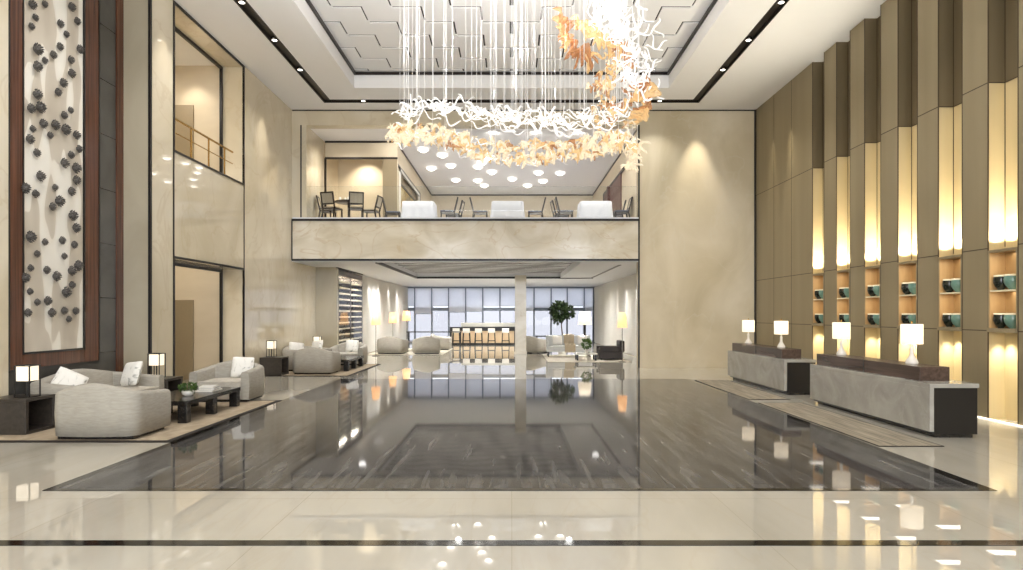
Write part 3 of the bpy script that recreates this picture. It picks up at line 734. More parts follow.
def coffee(label,loc,group='long black coffee tables'):
    t=thing('coffee_table',label,'coffee table',loc,0,group)
    m=MB(); m.box(-.46,.46,-1.0,1.0,.275,.345); m.build('table_top',M['blackwood'],t,bevel=.005)
    for y in (-.92,0,.92):
        for x in (-.38,.38):
            m=MB(); m.box(x-.07,x+.07,y-.07,y+.07,0,.275); m.build('leg',M['blackwood'],t,bevel=.004)
    m=MB(); m.box(-.31,.31,-.03,.03,.2,.26); m.build('stretcher',M['blackwood'],t)
    return t
C1=coffee('long low black coffee table on the nearest tan carpet',(-5.48,11.05,zr))
def leafball(m,c,r,n,ls,seed,flat=.7):
    q=random.Random(seed)
    for i in range(n):
        d=Vector((q.gauss(0,1),q.gauss(0,1),q.gauss(0,1)*flat)).normalized()
        p=Vector(c)+Vector((d.x,d.y,d.z*flat))*r*q.uniform(.45,1)
        a=(d+Vector((q.uniform(-.7,.7),q.uniform(-.7,.7),q.uniform(-.3,.8)))).normalized(); bb=a.orthogonal().normalized()
        bb.rotate(Matrix.Rotation(q.uniform(0,6),3,a)); w=ls*.35; nn=a.cross(bb)
        m.add([p,p+a*ls*.5+bb*w+nn*w*.3,p+a*ls,p+a*ls*.5-bb*w+nn*w*.3],[(0,1,2),(0,2,3)],True)
pl=thing('potted_plant','small green plant in a white bowl on the near end of the black coffee table','plant',(-5.35,10.75,zr+.345))
m=MB(); m.lathe([(.05,0),(.085,.02),(.1,.07),(.09,.085),(.08,.08),(0,.075)],n=20); m.build('pot',M['white'],pl)
m=MB(); leafball(m,(0,0,.13),.12,170,.06,3); m.build('foliage',M['leaf'],pl)
for i,(dx,dy,w,d,mt,lab) in enumerate(((0,0,.30,.40,'paper','large pale book lying open-side down, lowest of the pile on the black coffee table'),(.01,.02,.26,.36,'paper2','grey book in the middle of the pile on the black coffee table'),(-.01,0,.24,.32,'paper','white book topping the pile on the black coffee table'))):
    t=thing('book',lab.replace(' lying open-side down',''),'book',(-5.33+dx,11.45+dy,zr+.345+i*.028),.1*i,'books on the black coffee table')
    m=MB(); m.box(-w/2,w/2,-d/2,d/2,0,.004); m.box(-w/2,w/2,-d/2,d/2,.024,.028); m.box(-w/2,-w/2+.004,-d/2,d/2,.004,.024); m.build('cover',M[mt],t)
    m=MB(); m.box(-w/2+.004,w/2-.006,-d/2+.006,d/2-.006,.004,.024); m.build('pages',M['white'],t)

# group two
dy=9.25
r2=thing('area_rug','x','rug',(0,0,0))
b=MB(); b.box(-6.9,-4.55,17.98,22.1,.002,.014); b.build('pile',M['carpet'],r2)
b=MB(); b.box(-6.95,-4.46,17.88,17.98,.002,.012); b.box(-6.95,-4.46,22.1,22.2,.002,.012); b.box(-4.55,-4.46,17.98,22.1,.002,.012); b.box(-6.95,-6.9,17.98,22.1,.002,.012); b.build('border',M['carpetborder'],r2)
tag(r2,'tan carpet with a dark border under the sofa group by the balcony edge','rug')
A2=dup(A,(-5.62,18.72,zr),PI,'oatmeal tub armchair seen from behind on the second carpet, under the balcony edge')
B2=dup(B,(-5.5,21.95,zr),0,'oatmeal tub armchair facing the camera in front of the wine cabinet')
S2=dup(S,(-6.36,20.35,zr),PI/2,'oatmeal two-seat sofa against the polished stone wall, behind the second group armchair')
T3=dup(T1,(-6.64,18.2,zr),0,'dark wooden side table at the near end of the second sofa')
T4=dup(T1,(-6.6,21.75,zr),0,'dark wooden side table at the far end of the second sofa')
dup(L1,(-6.7,18.15,zr+.5),0,'square glowing lamp in a black frame at the near end of the second sofa')
dup(L1,(-6.5,21.75,zr+.5),0,'square glowing lamp in a black frame at the far end of the second sofa')
dup(C1,(-5.3,20.3,zr),0,'long low black coffee table half hidden behind the second group armchair')
pillow('white printed pillow at the near end of the sofa against the stone wall',(-6.5,19.65,zr+.63),(-.3,.12,PI/2-1.0),'white printed pillows')
pillow('white printed pillow at the far end of the sofa against the stone wall',(-6.28,20.98,zr+.64),(.35,.1,PI/2+1.1),'white printed pillows')
pillow('white printed pillow on the armchair in front of the wine cabinet',(-5.4,22.02,zr+.62),(-.3,.05,.15),'white printed pillows',s=.44)

# ------------------------------------------------------------------ reception desks
def desk(label,loc,L):
    t=thing('reception_desk',label,'reception desk',loc,0,'grey stone reception desks')
    w=.68
    m=MB(); m.box(0,.06,0,L,.09,.69); f=m.build('front_panel',M['deskstone'],t,bevel=.004)
    m=MB(); m.box(0,w,0,L,.69,.75); m.build('counter_top',M['deskstone'],t,bevel=.004)
    m=MB(); m.box(.06,w-.01,.02,L-.02,.05,.69); m.build('cabinet',M['black'],t,bevel=.004)
    m=MB(); m.box(.12,w-.05,.06,L-.06,0,.05); m.build('plinth',M['blackwood'],t)
    m=MB(); m.box(.10,.53,.38,L-.06,.75,.95); g=m.build('ledge',M['ledge'],t,bevel=.004)
    m=MB(); m.box(.097,.103,L*.52-.012,L*.52+.012,.75,.952); m.build('joint_strip',M['black'],g)
    return t
DK=desk('grey marble reception desk with a dark wooden ledge, nearer to the camera',(5.74,8.92,0),3.58)
desk2=dup(DK,(5.74,13.68,0),0,'grey marble reception desk with a dark wooden ledge, farther back by the stone pier')
def drum_lamp(label,loc):
    t=thing('desk_lamp',label,'lamp',loc,0,'white drum lamps on the reception desks')
    m=MB(); m.lathe([(.085,0),(.09,.012),(.085,.03),(.07,.06),(.045,.10),(.03,.13),(.026,.19),(.03,.22),(.022,.25),(.012,.27),(.012,.33)],n=24); m.build('base',M['white'],t)
    m=MB(); m.lathe([(.15,.30),(.15,.60)],n=32); m.build('lamp_shade',M['shade'],t,solid=.004)
    m=MB(); m.lathe([(.006,.33),(.006,.62),(.014,.63),(.014,.645),(0,.655)],n=12); m.build('finial',M['brass'],t)
    return t
D1=drum_lamp('white drum lamp at the end of the nearer desk closest to the camera',(6.14,9.97,.95))
dup(D1,(6.14,12.1,.95),0,'white drum lamp at the far end of the nearer reception desk')
dup(D1,(6.14,14.8,.95),0,'white drum lamp at the near end of the farther reception desk')
dup(D1,(6.14,16.85,.95),0,'white drum lamp at the end of the farther desk beside the stone pier')
for (x0,x1,y0,y1,lab) in ((4.72,5.56,8.35,12.45,'long striped grey mat in front of the nearer reception desk'),(4.72,5.56,12.95,16.75,'long striped grey mat in front of the farther reception desk')):
    t=thing('floor_mat',lab,'mat',((x0+x1)/2,(y0+y1)/2,0),0,'striped mats before the desks')
    hx,hy=(x1-x0)/2,(y1-y0)/2
    m=MB(); m.box(-hx+.02,hx-.02,-hy+.02,hy-.02,.002,.011); m.build('pile',M['mat'],t)
    m=MB(); m.box(-hx,hx,-hy,-hy+.02,.002,.01); m.box(-hx,hx,hy-.02,hy,.002,.01); m.box(-hx,-hx+.02,-hy+.02,hy-.02,.002,.01); m.box(hx-.02,hx,-hy+.02,hy-.02,.002,.01); m.build('edge_binding',M['carpetborder'],t)

# display niches and bowls
nlab=['farthest from the camera','second from the stone pier','third from the stone pier','third from the camera','second from the camera','nearest the camera']
nproto=None; bowlp={}
for k,y1 in enumerate(bays):
    yc=y1-.31
    if nproto is None:
        t=thing('display_niche','two-shelf amber display niche in the bronze wall, '+nlab[k],'display niche',(RX,yc,1.45),0,'lit display niches in the bronze wall')
        m=MB(); m.box(.25,.264,-.29,.29,.03,1.24); m.build('back_panel',M['niche'],t)
        m=MB(); m.box(-.012,.264,.285,.306,0.0,1.28); m.box(-.012,.264,-.306,-.285,0,1.28); m.box(-.03,.264,-.306,.306,-.035,.03); m.box(-.012,.264,-.306,.306,1.245,1.285); m.build('case',M['gold'],t)
        m=MB(); m.box(.0,.25,.270,.285,.03,1.245); m.box(.0,.25,-.285,-.270,.03,1.245); m.build('lining',M['niche'],t)
        m=MB(); m.box(.0,.25,-.27,.27,.615,.64); m.build('shelf',M['rim'],t)
        nproto=t
    else: dup(nproto,(RX,yc,1.45),0,'two-shelf amber display niche in the bronze wall, '+nlab[k])
    for zi,zw in ((.03,'lower'),(.64,'upper')):
        for yo,kind,nm in ((-.055,'teal','celadon green cream-rimmed bowl'),(.168,'shadedglaze','shadow-darkened cream-rimmed bowl')):
            lab='%s on the %s shelf, niche %s'%(nm,zw,nlab[k])
            loc=(RX+(.116 if kind=='teal' else .10),yc+yo,1.45+zi)
            if kind not in bowlp:
                t=thing('bowl',lab,'bowl',loc,0,'bowls in the bronze wall niches')
                q_=.98 if kind=='teal' else .86
                m=MB(); m.lathe([(r_*q_,z_) for r_,z_ in ((.045,0),(.05,.012),(.095,.06),(.12,.12),(.122,.165),(.112,.215))],n=24); m.build('body',M[kind],t)
                m=MB(); m.lathe([(r_*q_,z_) for r_,z_ in ((.112,.213),(.114,.24),(.104,.242),(.1,.21),(.08,.1),(0,.06))],n=24); m.build('rim',M['rim'],t)
                bowlp[kind]=t
            else: dup(bowlp[kind],loc,0,lab)

# ------------------------------------------------------------------ balcony: balustrade, tables, chairs
gb=thing('glass_balustrade','clear glass balustrade along the edge of the upper dining balcony','balustrade',(-1.46,YB+.02,4.775))
for i in range(6):
    x0=-5.45+i*1.817; m=MB(); m.box(x0+.006,x0+1.811,-.006,.006,0,.98); m.build('glass_panel',M['glass'],gb)
m=MB(); m.box(-5.45,5.45,-.012,.012,.98,.992); m.build('top_rail',M['glass'],gb)
UZ=4.70
def dining_chair(label,loc,rz,seat='blueseat',group='dark framed dining chairs on the balcony'):
    t=thing('dining_chair',label,'chair',loc,rz,group)   # faces +X
    m=MB(); m.box(-.23,.24,-.235,.235,.40,.43); m.build('seat_frame',M['chairframe'],t,bevel=.005)
    cushion(-.21,.24,-.22,.22,.43,.49,.02).build('seat',M[seat],t,bevel=.01)
    for x,y in ((.21,-.21),(.21,.21)):
        m=MB(); m.bar((x+.01,y,0),(x,y,.41),.04,.04); m.build('leg',M['chairframe'],t)
    for y in (-.21,.21):
        m=MB(); m.bar((-.29,y,0),(-.22,y,.42),.04,.045); m.build('leg',M['chairframe'],t)
    m=MB()
    for y in (-.215,.215): m.bar((-.22,y,.42),(-.34,y,.91),.04,.045)
    m.bar((-.335,-.235,.895),(-.335,.235,.895),.045,.045); m.bar((-.245,-.2,.55),(-.245,.2,.55),.04,.04)
    bk=m.build('back_frame',M['chairframe'],t)
    m=MB(); m.bar((-.25,0,.56),(-.333,0,.88),.39,.015,up=(1,0,0)); m.build('back_panel',M['cane'],bk)
    return t
def skirted(label,loc,w=1.05,d=.95,h=.75):
    t=thing('dining_table',label,'dining table',loc,0,'tables under white cloths on the balcony')
    m=MB(); m.box(-w/2+.03,w/2-.03,-d/2+.03,d/2-.03,h-.04,h-.006); m.build('table_top',M['darkwood'],t)
    for sx in (-1,1):
        for sy in (-1,1):
            m=MB(); m.box(sx*(w/2-.08)-.025,sx*(w/2-.08)+.025,sy*(d/2-.08)-.025,sy*(d/2-.08)+.025,0,h-.04); m.build('leg',M['darkwood'],t)
    return t
def tcloth(label,loc,w=1.05,d=.95,h=.75):
    m=MB(); n=64; r=.06
    def ring(ex,z,wave):
        out=[]
        for i in range(n):
            a=2*PI*i/n; c,s_=math.cos(a),math.sin(a); p=14
            k=(abs(c)**p+abs(s_)**p)**(-1/p)
            f=1+ex+wave*math.sin(a*14)
            out.append((c*k*w/2*f,s_*k*d/2*f,z))
        return out
    rs=[ring(-.9,h+.003,0),ring(-.02,h+.003,0),ring(.01,h-.01,0),ring(.04,h-.25,.008),ring(.09,h-.5,.014),ring(.12,.03,.02)]
    vs=sum(rs,[]); fs=[]
    for k in range(len(rs)-1):
        for i in range(n): fs.append((k*n+i,k*n+(i+1)%n,(k+1)*n+(i+1)%n,(k+1)*n+i))
    fs.append(tuple(range(n)))
    m.add(vs,fs,True); o=m.build('tablecloth',M['cloth']); o.location=loc
    return tag(o,label,'tablecloth','white cloths on the balcony tables')
TY=21.95
tabs=[(-3.10,'beside the dark side panel','first'),(-.13,'in the middle of the balcony','middle'),(2.80,'next to the tall stone pier','last')]
for i,(x,w,_) in enumerate(tabs):
    skirted('dining table under a floor-length white cloth %s'%w,(x,TY,UZ))
    tcloth('floor-length white cloth on the balcony table %s'%w,(x,TY,UZ))
CH=dining_chair('dark framed chair at the middle balcony table, on the left stone wall side',(-1.05,TY,UZ),0)
dup(CH,(.80,TY,UZ),PI,'dark framed chair at the middle balcony table, on the bronze wall side')
dup(CH,(-4.02,TY+.1,UZ),.1,'dark framed chair between the first white table and the dark side panel')
dup(CH,(-2.15,TY-.1,UZ),PI+.1,'nearer of the two dark chairs between the first and the middle white table')
dup(CH,(-2.0,TY+.55,UZ),PI-.1,'farther of the two dark chairs between the first and the middle white table')
dup(CH,(1.82,TY-.1,UZ),0,'nearer of the two dark chairs between the middle and the last white table')
dup(CH,(1.72,TY+.55,UZ),.1,'farther of the two dark chairs between the middle and the last white table')
dup(CH,(3.68,TY-.1,UZ),PI,'nearer of the two dark chairs between the last white table and the pier')
dup(CH,(3.6,TY+.55,UZ),PI-.1,'farther of the two dark chairs between the last white table and the pier')
# corner table with four cane chairs
rt=thing('dining_table','small dark round table laid with white tableware in the balcony corner','dining table',(-5.4,21.6,UZ))
m=MB(); m.lathe([(0,.71),(.46,.71),(.47,.725),(.46,.745),(0,.745)],n=32); m.build('table_top',M['chairframe'],rt)
m=MB(); m.lathe([(.26,0),(.25,.03),(.06,.06),(.045,.3),(.05,.71)],n=20); m.build('pedestal',M['chairframe'],rt)
def cup(label,x,y):
    m=MB(); m.lathe([(.0,.003),(.03,0),(.036,.03),(.034,.14),(.030,.14),(.028,.02),(0,.012)],n=12); o=m.build('drinking_glass',M['white']); o.location=(x,y,UZ+.745)
    return tag(o,label,'glass','white tableware on the corner table')
cp=cup('small white cup on the dark round table in the balcony corner',-5.68,21.55)
for dx,dyy in ((-.14,.05),(0,-.1),(.12,.05),(.26,0)):
    o=cp.copy(); COL.objects.link(o); o.location=(-5.4+dx,21.6+dyy,UZ+.745)
CC=dup(CH,(-6.1,21.62,UZ),.1,'cane-backed dark chair at the round corner table, next to the stone column','cane-backed chairs at the corner table')
for c in kids(CC):
    if c.name.startswith('seat') and 'frame' not in c.name: c.data=c.data.copy(); c.data.materials[0]=M['cane']
dup(CC,(-5.8,21.07,UZ),PI/2-.3,'cane-backed dark chair with its back to the hall, nearer the stone column')
dup(CC,(-5.05,21.07,UZ),PI/2+.3,'cane-backed dark chair with its back to the hall, nearer the white tables')
dup(CC,(-4.68,21.6,UZ),PI-.15,'cane-backed dark chair at the round corner table, on the white tables side')
# picture in the upper side opening
t=thing('wall_picture','ochre landscape picture in the dark framed opening beside the upper dining room','picture',(-4.11,25.6,4.95))
m=MB(); m.box(0,.03,-2.0,2.0,0,1.5); m.build('canvas',M['ochre'],t)
m=MB(); m.box(0,.05,-2.08,-2.0,-.08,1.58); m.box(0,.05,2.0,2.08,-.08,1.58); m.box(0,.05,-2,2,-.08,0); m.box(0,.05,-2,2,1.5,1.58); m.build('frame',M['darkbronze'],t)

# ------------------------------------------------------------------ lounge under the balcony
# wine cabinet
wc=thing('wine_cabinet','tall glass-fronted wine cabinet with lit shelves behind the stone column','wine cabinet',(-6.2,25.1,0))
m=MB(); m.box(-.5,-.46,-1.75,1.95,.0,3.3); m.box(-.46,0,-1.78,-1.72,0,3.3); m.box(-.46,0,1.9,1.96,0,3.3); m.box(-.46,0,-.05,.05,0,3.3); m.box(-.46,0,-1.72,1.9,0,.1); m.box(-.46,0,-1.72,1.9,3.1,3.3); m.build('case',M['winewood'],wc)
for i in range(13):
    z=.32+i*.215; m=MB(); m.box(-.45,-.03,-1.72,-.05,z-.012,z+.012); m.box(-.45,-.03,.05,1.9,z-.012,z+.012); m.box(-.03,-.02,-1.72,1.9,z-.03,z+.03); m.build('shelf',M['winelight'],wc)
m=MB(); m.box(.0,.012,-1.72,-.04,.1,3.1); m.build('door',M['doorglass'],wc)
m=MB(); m.box(.0,.012,.04,1.9,.1,3.1); m.build('door',M['doorglass'],wc)
wb=None; q=random.Random(5)
for i in range(13):
    for j in range(12):
        y=-1.62+j*.29+(.06 if j>5 else 0); loc=(-6.36,25.1+y,.37+i*.215)
        if wb is None:
            m=MB(); m.cyl((-.22,0,0),(.02,0,0),.042,n=10); m.cyl((.02,0,0),(.06,0,0),.042,.016,n=10); m.cyl((.06,0,0),(.15,0,0),.016,n=8)
            wb=m.build('wine_bottle',M['bottle']); tag(wb,'dark wine bottle lying on a shelf of the glass-fronted wine cabinet','bottle','bottles in the wine cabinet'); wb.location=loc
        elif q.random()<.9:
            o=wb.copy(); COL.objects.link(o); o.location=loc
# sheer curtains
def curtain(label,x,y0,y1,amp=.05,pitch=.24):
    m=MB(); n=int((y1-y0)/pitch*6)
    def fn(u,v):
        y=y0+(y1-y0)*u; return (x+amp*math.sin((y-y0)/pitch*2*PI)+.012*math.sin(y*3.1),y,.03+(LC-.05-.03)*v)
    m.grid(fn,n,2); o=m.build('sheer_curtain',M['sheer']); return tag(o,label,'curtain','sheer white curtains along the lounge walls')
curtain('white sheer curtain beyond the wine cabinet along the lounge side wall',-6.3,27.15,39.2)
curtain('white sheer curtain along the lounge wall behind the dark armchair',5.0,21.1,39.2)
# tub chairs in the lounge
dup(A,(-5.15,28.1,.012),PI-.15,'taupe tub armchair in the lounge nearest the sheer curtain, seen from behind','tub armchairs in the lounge')
dup(A,(-3.68,28.1,.012),PI+.2,'taupe tub armchair in the lounge between the bar and its curtain-side twin','tub armchairs in the lounge')
dup(A,(-3.4,31.4,.012),PI/2,'taupe tub armchair in the lounge turned sideways, close to the bar end','tub armchairs in the lounge')
dup(A,(.95,28.4+.45,0),PI-.5,'taupe tub armchair in the lounge just beside the stone column','tub armchairs in the lounge')
b=MB(); b.box(-6.1,-2.9,27.3,32.3,.002,.012); o=b.build('area_rug',M['creamrug']); tag(o,'cream rug under the lounge chairs by the sheer curtain','rug')
def lounge_table(label,loc,w,d,h,mat):
    t=thing('lounge_table',label,'table',loc)
    m=MB(); m.box(-w/2,w/2,-d/2,d/2,h-.05,h); m.build('table_top',M[mat],t,bevel=.005)
    for sx in (-1,1):
        for sy in (-1,1):
            m=MB(); m.box(sx*(w/2-.07)-.03,sx*(w/2-.07)+.03,sy*(d/2-.07)-.03,sy*(d/2-.07)+.03,0,h-.05); m.build('leg',M['blackwood'],t)
    return t
lounge_table('dark square table between the lounge chairs by the curtain',(-4.5,30.2,.012),1.3,1.3,.42,'blackwood')
lounge_table('long dark console behind the lounge chairs in front of the far windows',(-4.1,34.6,0),2.9,.5,.80,'blackwood')
lounge_table('long dark console behind the pale settee, in front of the windows',(2.3,30.2,0),2.4,.45,.72,'blackwood')
# floor lamps
def floor_lamp(label,loc,h,shade,mat,pole=.014,base='steel'):
    t=thing('floor_lamp',label,'lamp',loc,0,None)
    m=MB(); m.lathe([(.15,0),(.15,.015),(.02,.03)],n=20); m.build('base',M[base],t)
    m=MB(); m.cyl((0,0,.02),(0,0,h-.1),pole); m.build('pole',M[base],t)
    r0,r1,sh=shade
    m=MB(); m.lathe([(r0,h-sh),(r1,h)],n=24); m.build('lamp_shade',M[mat],t,solid=.004)
    return t
floor_lamp('floor lamp with a warm shade between the sheer curtain and the first lounge chair',(-5.55,26.6,0),1.78,(.19,.13,.5),'warmshade')
floor_lamp('floor lamp with a warm shade deep in the lounge along the sheer curtain',(-5.75,31.5,.012),1.78,(.2,.15,.5),'warmshade')
floor_lamp('floor lamp with a warm shade in the far corner beside the end window',(-5.9,36.5,0),1.9,(.24,.18,.55),'warmshade')
floor_lamp('thick-stemmed floor lamp with a white shade beside the pale settee',(3.18,28.2,0),1.82,(.30,.23,.56),'shade',.05,'black')
floor_lamp('slim floor lamp with a warm shade in front of the dark armchair',(3.97,23.3,0),1.77,(.18,.13,.54),'warmshade',.012)
# bar
bar=thing('bar_counter','long dark bar counter with a lit front before the far windows','bar',(-1.6,36.6,0))
m=MB(); m.box(-1.85,1.85,-.3,.3,.78,1.0); m.build('counter_top',M['black'],bar,bevel=.01)
m=MB(); m.box(-1.75,1.75,-.12,.25,.1,.78); m.build('front_panel',M['barglow'],bar)
m=MB(); m.box(-1.85,-1.75,-.25,.28,0,.78); m.box(1.75,1.85,-.25,.28,0,.78); m.box(-1.75,1.75,-.1,.25,0,.1); m.build('side_panel',M['black'],bar)
bb=thing('back_counter','pale raised back counter behind the dark bar','counter',(-1.3,37.6,0))
m=MB(); m.box(-1.6,1.75,-.25,.25,1.0,1.22); m.build('counter_top',M['bartop'],bb,bevel=.01)
m=MB(); m.box(-1.55,1.7,-.2,.2,0,1.0); m.build('cabinet',M['darkwood'],bb)
st=None
for i,cx in enumerate((321,379,448,522,602)):
    px=400+cx/5.7; x=(px-511.5)*35.5/650
    lab='tall white-seated stool at the dark bar, %s from the lounge chairs'%ordn[i]
    if st is None:
        st=thing('bar_stool',lab,'bar stool',(x,35.5,0),0,'white-seated stools at the bar')
        m=MB(); m.box(-.19,.19,-.19,.19,.70,.77); m.build('seat',M['white'],st,bevel=.02)
        m=MB(); m.box(-.19,.19,-.2,-.16,.77,.95); m.build('backrest',M['white'],st,bevel=.015)
        for sx in (-1,1):
            for sy in (-1,1):
                m=MB(); m.bar((sx*.2,sy*.2,0),(sx*.17,sy*.17,.7),.035,.035); m.build('leg',M['black'],st)
        m=MB(); m.box(-.19,.19,-.2,-.18,.25,.28); m.box(-.19,.19,.18,.2,.25,.28); m.box(-.2,-.18,-.18,.18,.25,.28); m.box(.18,.2,-.18,.18,.25,.28); m.build('footrest',M['black'],st)
    else: dup(st,(x,35.5,0),0,lab)
# pale settee with throw and pillows
b=MB(); b.box(1.3,4.3,23.2,27.2,.002,.012); o=b.build('area_rug',M['creamrug']); tag(o,'cream rug under the pale settee and the low table','rug')
se=thing('settee','pale grey two-seat settee on dark legs facing the hall','settee',(2.3,26.2,.012))
m=MB(); m.box(-.9,.9,-.38,.38,.2,.34); m.build('seat_base',M['lightgrey'],se,bevel=.02)
for x0 in (-.82,.01):
    cushion(x0,x0+.81,-.38,.22,.34,.46).build('seat_cushion',M['lightgrey'],se,bevel=.02)
m=MB(); m.box(-.9,.9,.22,.38,.34,.84); m.build('backrest',M['lightgrey'],se,bevel=.04)
for x0 in (-.9,.82):
    m=MB(); m.box(x0,x0+.08,-.38,.22,.34,.62); m.build('armrest',M['lightgrey'],se,bevel=.02)
for x in (-.8,.8):
    for y in (-.32,.32):
        m=MB(); m.cyl((x*1.04,y,0),(x,y,.2),.018,.028); m.build('leg',M['black'],se)
pillow('small white pillow at the column end of the pale settee',(1.85,26.24,.67),(-.25,0,.1),'pillows on the pale settee',s=.4,mat='white')
pillow('small white pillow at the lamp end of the pale settee',(2.85,26.24,.67),(-.25,0,-.1),'pillows on the pale settee',s=.4,mat='white')
m=MB(); 
def thr(u,v):
    path=[(26.62,.3),(26.63,.87),(26.5,.9),(26.38,.87),(26.34,.53),(25.8,.505),(25.77,.2)]
    k=v*(len(path)-1); i=min(int(k),len(path)-2); f=k-i
    return (2.12+.42*u, path[i][0]+(path[i+1][0]-path[i][0])*f, path[i][1]+(path[i+1][1]-path[i][1])*f+.012*math.sin(u*18+v*3))
m.grid(thr,16,25); o=m.build('throw_blanket',M['silkthrow']); tag(o,'beige throw draped over the middle of the pale settee','throw')
lt=lounge_table('low pale table with a dark frame in front of the settee, carrying a small plant',(2.75,24.1,.012),.8,.7,.27,'bartop')
pt=thing('potted_plant','small bushy green plant in a pot on the low pale table','plant',(2.78,24.1,.282))
m=MB(); m.lathe([(.06,0),(.08,.12),(.085,.13),(.07,.12),(0,.11)],n=16); m.build('pot',M['white'],pt)
m=MB(); leafball(m,(0,0,.33),.17,160,.1,8,1.1); m.build('foliage',M['leaf'],pt)
dk=thing('armchair','low charcoal leather armchair by the sheer curtain near the stone pier','armchair',(3.72,24.4,.012))
m=MB(); m.box(-.48,.4,-.42,.42,.05,.3); m.build('seat_base',M['darkleather'],dk,bevel=.02)
cushion(-.46,.28,-.34,.34,.3,.42).build('seat_cushion',M['darkleather'],dk,bevel=.02)
m=MB(); m.box(.28,.46,-.42,.42,.3,.72); m.build('backrest',M['darkleather'],dk,bevel=.04)
for y in (-.42,.34):
    m=MB(); m.box(-.48,.28,y,y+.08,.3,.5); m.build('armrest',M['darkleather'],dk,bevel=.02)
for x in (-.4,.34):
    for y in (-.34,.34):
        m=MB(); m.cyl((x,y,0),(x,y,.05),.02); m.build('leg',M['black'],dk)
# tree
tr=thing('potted_tree','small round-headed indoor tree behind the pale settee, in front of the windows','tree',(2.28,29.4,0))
m=MB(); m.lathe([(.17,0),(.22,.4),(.23,.44),(.19,.43),(0,.4)],n=20); m.build('pot',M['white'],tr)
tk=MB(); tk.tube([(0,0,.4),(.02,0,.8),(-.02,.02,1.2),(.0,0,1.5)],[.035,.03,.026,.02]); tk.tube([(0,0,1.3),(.15,.05,1.65),(.25,.05,1.85)],[.02,.014,.008]); tk.tube([(0,0,1.4),(-.15,.0,1.7),(-.22,.02,2.0)],[.02,.014,.008])
tk.build('trunk',M['bark'],tr)
m=MB(); leafball(m,(-.05,0,1.85),.26,160,.15,9,1.0); leafball(m,(-.1,0,1.85),.42,420,.15,5,1.0); leafball(m,(.28,.05,1.8),.28,220,.14,6,.9); leafball(m,(-.2,0,1.45),.25,120,.13,7,.8); m.build('foliage',M['darkleaf'],tr)

# ------------------------------------------------------------------ lights
def spot(name,loc,tgt,W,ang=60,blend=.6,col=(1,.9,.76),rad=.05):
    l=bpy.data.lights.new(name,'SPOT'); l.energy=W; l.spot_size=math.radians(ang); l.spot_blend=blend; l.color=col; l.shadow_soft_size=rad
    o=bpy.data.objects.new(name,l); COL.objects.link(o); o.location=loc
    o.rotation_euler=(Vector(tgt)-Vector(loc)).to_track_quat('-Z','Y').to_euler(); return o
def area(name,loc,tgt,W,sx,sy,col=(1,.93,.84)):
    l=bpy.data.lights.new(name,'AREA'); l.shape='RECTANGLE'; l.size=sx; l.size_y=sy; l.energy=W; l.color=col
    o=bpy.data.objects.new(name,l); COL.objects.link(o); o.location=loc
    o.rotation_euler=(Vector(tgt)-Vector(loc)).to_track_quat('-Z','Y').to_euler(); return o
G=1.0
# slot downlights, all along the hall
for y in (-1,2.3,5.6,8.0,10.4,13.5,15.36,17.22):
    for s in (-5.6,5.6): spot('slot_downlight',(s,y,CZ-.02),(s*.96,y,0),200*G,125,.8,(1,.98,.96),.08)
for x in (-4.5,-2.7,2.7,4.5): spot('slot_downlight',(x,19.73,CZ-.02),(x,19.6,0),200*G,110,.8,(1,.98,.95),.08)
# stone-washing spots
for (x,y,tx,ty,W) in ((5.85,20.1,5.85,20.62,420),(-6.55,12.0,-6.9,12.4,1),(-6.5,18.1,-6.96,18.2,200),(-6.5,13.0,-6.96,13.0,150)):
    if W>1: spot('wall_washer',(x,y,CZ-.03),(tx,ty,3.5),W*G,46,.9,(1,.9,.74),.04)
for y in (19.2,17.95): spot('panel_washer',(7.35,y,CZ-.03),(7.73,y,5.2),420*G,20,.9,(1,.9,.7),.03)
spot('corridor_light',(-8.3,16.4,8.1),(-8.1,16.95,5.6),60*G,80,.9,(1,.9,.74),.04)
spot('corridor_light',(-8.2,16.4,4.6),(-8.0,16.95,1.6),70*G,85,.9,(1,.9,.74),.04)
area('corridor_ceiling_light',(-9,14.8,8.05),(-9,14.8,0),60*G,.6,.6); area('corridor_ceiling_light',(-9,14.8,4.6),(-9,14.8,0),50*G,.6,.6)
# recessed bays
WARM=(1,.92,.74)
for y1 in bays:
    yc=y1-.31
    for dyv in (-.17,.17): spot('bay_uplight',(RX+.12,yc+dyv,2.79),(RX+.15,yc+dyv,5),105*G,128,1.0,WARM,.02)
    for dyv in (-.17,.17): spot('bay_downlight',(RX+.13,yc+dyv,1.38),(RX+.24,yc+dyv*1.15,0),60*G,75,.9,WARM,.03)
    for z in (2.67,2.05): area('niche_light',(RX+.07,yc,z),(RX+.11,yc,0),1.3*G,.22,.54,(1,.95,.84))
# upper restaurant
for (x,y) in ((-2.2,27),(.2,29.5),(2.4,27)): spot('dining_fill_spot',(x,y,UC-.03),(x,y,4.7),230*G,155,.8,(1,.97,.92),.12)  # added spots without fixtures, filling the dining room with light
for x in (-3.4,-2.0,-.6,.8,2.2,3.5): spot('dining_fill_spot',(x,21.2,UC-.03),(x,24.5,4.7),110*G,150,.8,(1,.96,.9),.05)  # added fill row behind the beam, kept out of the floor reflection
spot('alcove_light',(-5.4,23.7,UC-.05),(-5.4,24.4,5.0),190*G,105,.9,(1,.9,.74),.04)
spot('alcove_light',(-5.6,21.6,UC-.05),(-5.6,21.8,0),170*G,140,.9,(1,.94,.86),.1)
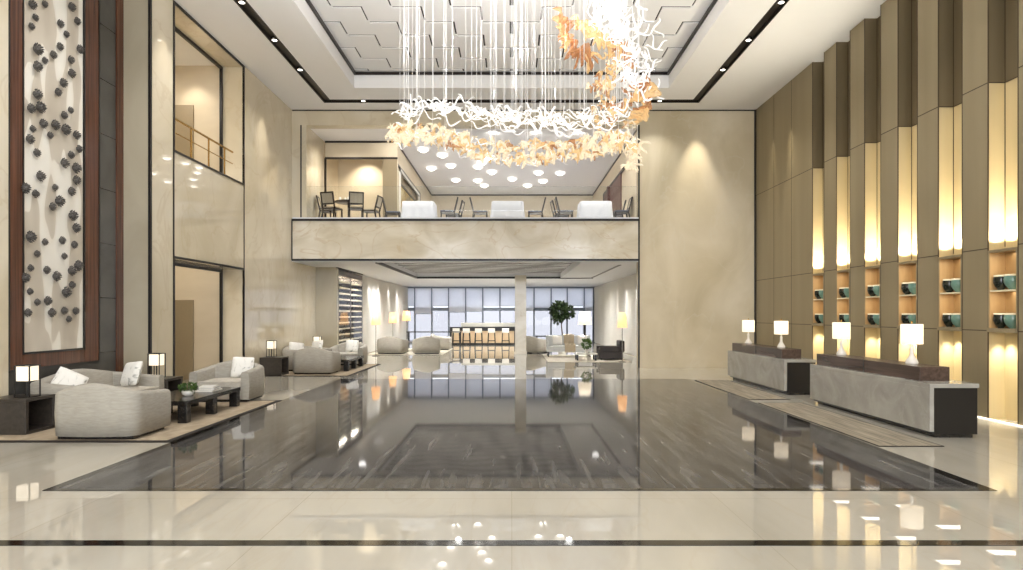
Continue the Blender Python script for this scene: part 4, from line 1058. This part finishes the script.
# lounge
for (x,y) in ((-5.2,25.5),(-5.3,29.5),(-2.8,31.5),(0,33),(3.2,32),(3.2,27.5),(-1,37),(-4.5,36)): spot('lounge_downlight',(x,y,LC-.03),(x,y,0),700*G,160,.9,(1,.98,.95),.2)
for (x,y) in ((-5.0,21.8),(3.0,23.2)): spot('lounge_downlight',(x,y,LC-.03),(x,y,0),260*G,160,.9,(1,.98,.95),.12)
for y in (22.3,24.0,25.7,27.9,30.4): spot('curtain_washer',(4.72,y,LC-.03),(4.98,y,1.2),330*G,36,.9,(1,.97,.92),.03)
for y in (28.5,30.5,33,35.5): spot('curtain_washer',(-5.98,y,LC-.03),(-6.3,y,1.2),190*G,60,.9,(1,.96,.9),.03)
for y in (24,26): spot('cabinet_light',(-5.9,y,LC-.04),(-6.2,y,1.5),260*G,60,.9,(1,.85,.6),.03)
for y in (24.2,26.1): area('wine_cabinet_light',(-6.45,y,3.09),(-6.45,y,0),60*G,.3,1.5,(1,.9,.74))
for i in range(6):   # bare spots added in mid-air, no lamp bodies, to brighten the ceiling
    x=-1.8+.52*i; y=11+(.9 if i%2 else -.9); spot('ceiling_fill_spot',(x,y,5.7),(x,y,9),125*G,172,.6,(1,.98,.96),.05)
# daylight through the entrance front (portal) and the far windows
w=bpy.data.worlds.new('sky'); sc.world=w; w.use_nodes=True; bg=w.node_tree.nodes['Background']
bg.inputs['Color'].default_value=(.93,.96,1.0,1); bg.inputs['Strength'].default_value=5.5
for (loc,tgt,sx,sy) in (((.1,-4.15,3.45),(.1,0,3.45),11.8,6.9),((-.6,39.35,1.7),(-.6,30,1.7),11.2,3.3)):
    o=area('daylight_portal',loc,tgt,1,sx,sy); o.data.cycles.is_portal=True

# ------------------------------------------------------------------ camera and view
cam=bpy.data.cameras.new('camera'); co=bpy.data.objects.new('camera',cam); COL.objects.link(co)
co.location=(0,0,1.7); co.rotation_euler=(PI/2,0,0); cam.sensor_width=36; cam.sensor_fit='HORIZONTAL'; cam.lens=36*650/1023; cam.shift_y=29.5/1023; cam.clip_end=200; cam.clip_start=.05
sc.camera=co
sc.view_settings.view_transform='Standard'; sc.view_settings.look='None'; sc.view_settings.gamma=1; sc.view_settings.use_curve_mapping=False
sc.view_settings.exposure=0.22
sc.cycles.use_denoising=True; sc.cycles.max_bounces=8; sc.cycles.diffuse_bounces=5; sc.cycles.glossy_bounces=4; sc.cycles.transparent_max_bounces=12; sc.cycles.sample_clamp_indirect=8; sc.cycles.use_light_tree=True
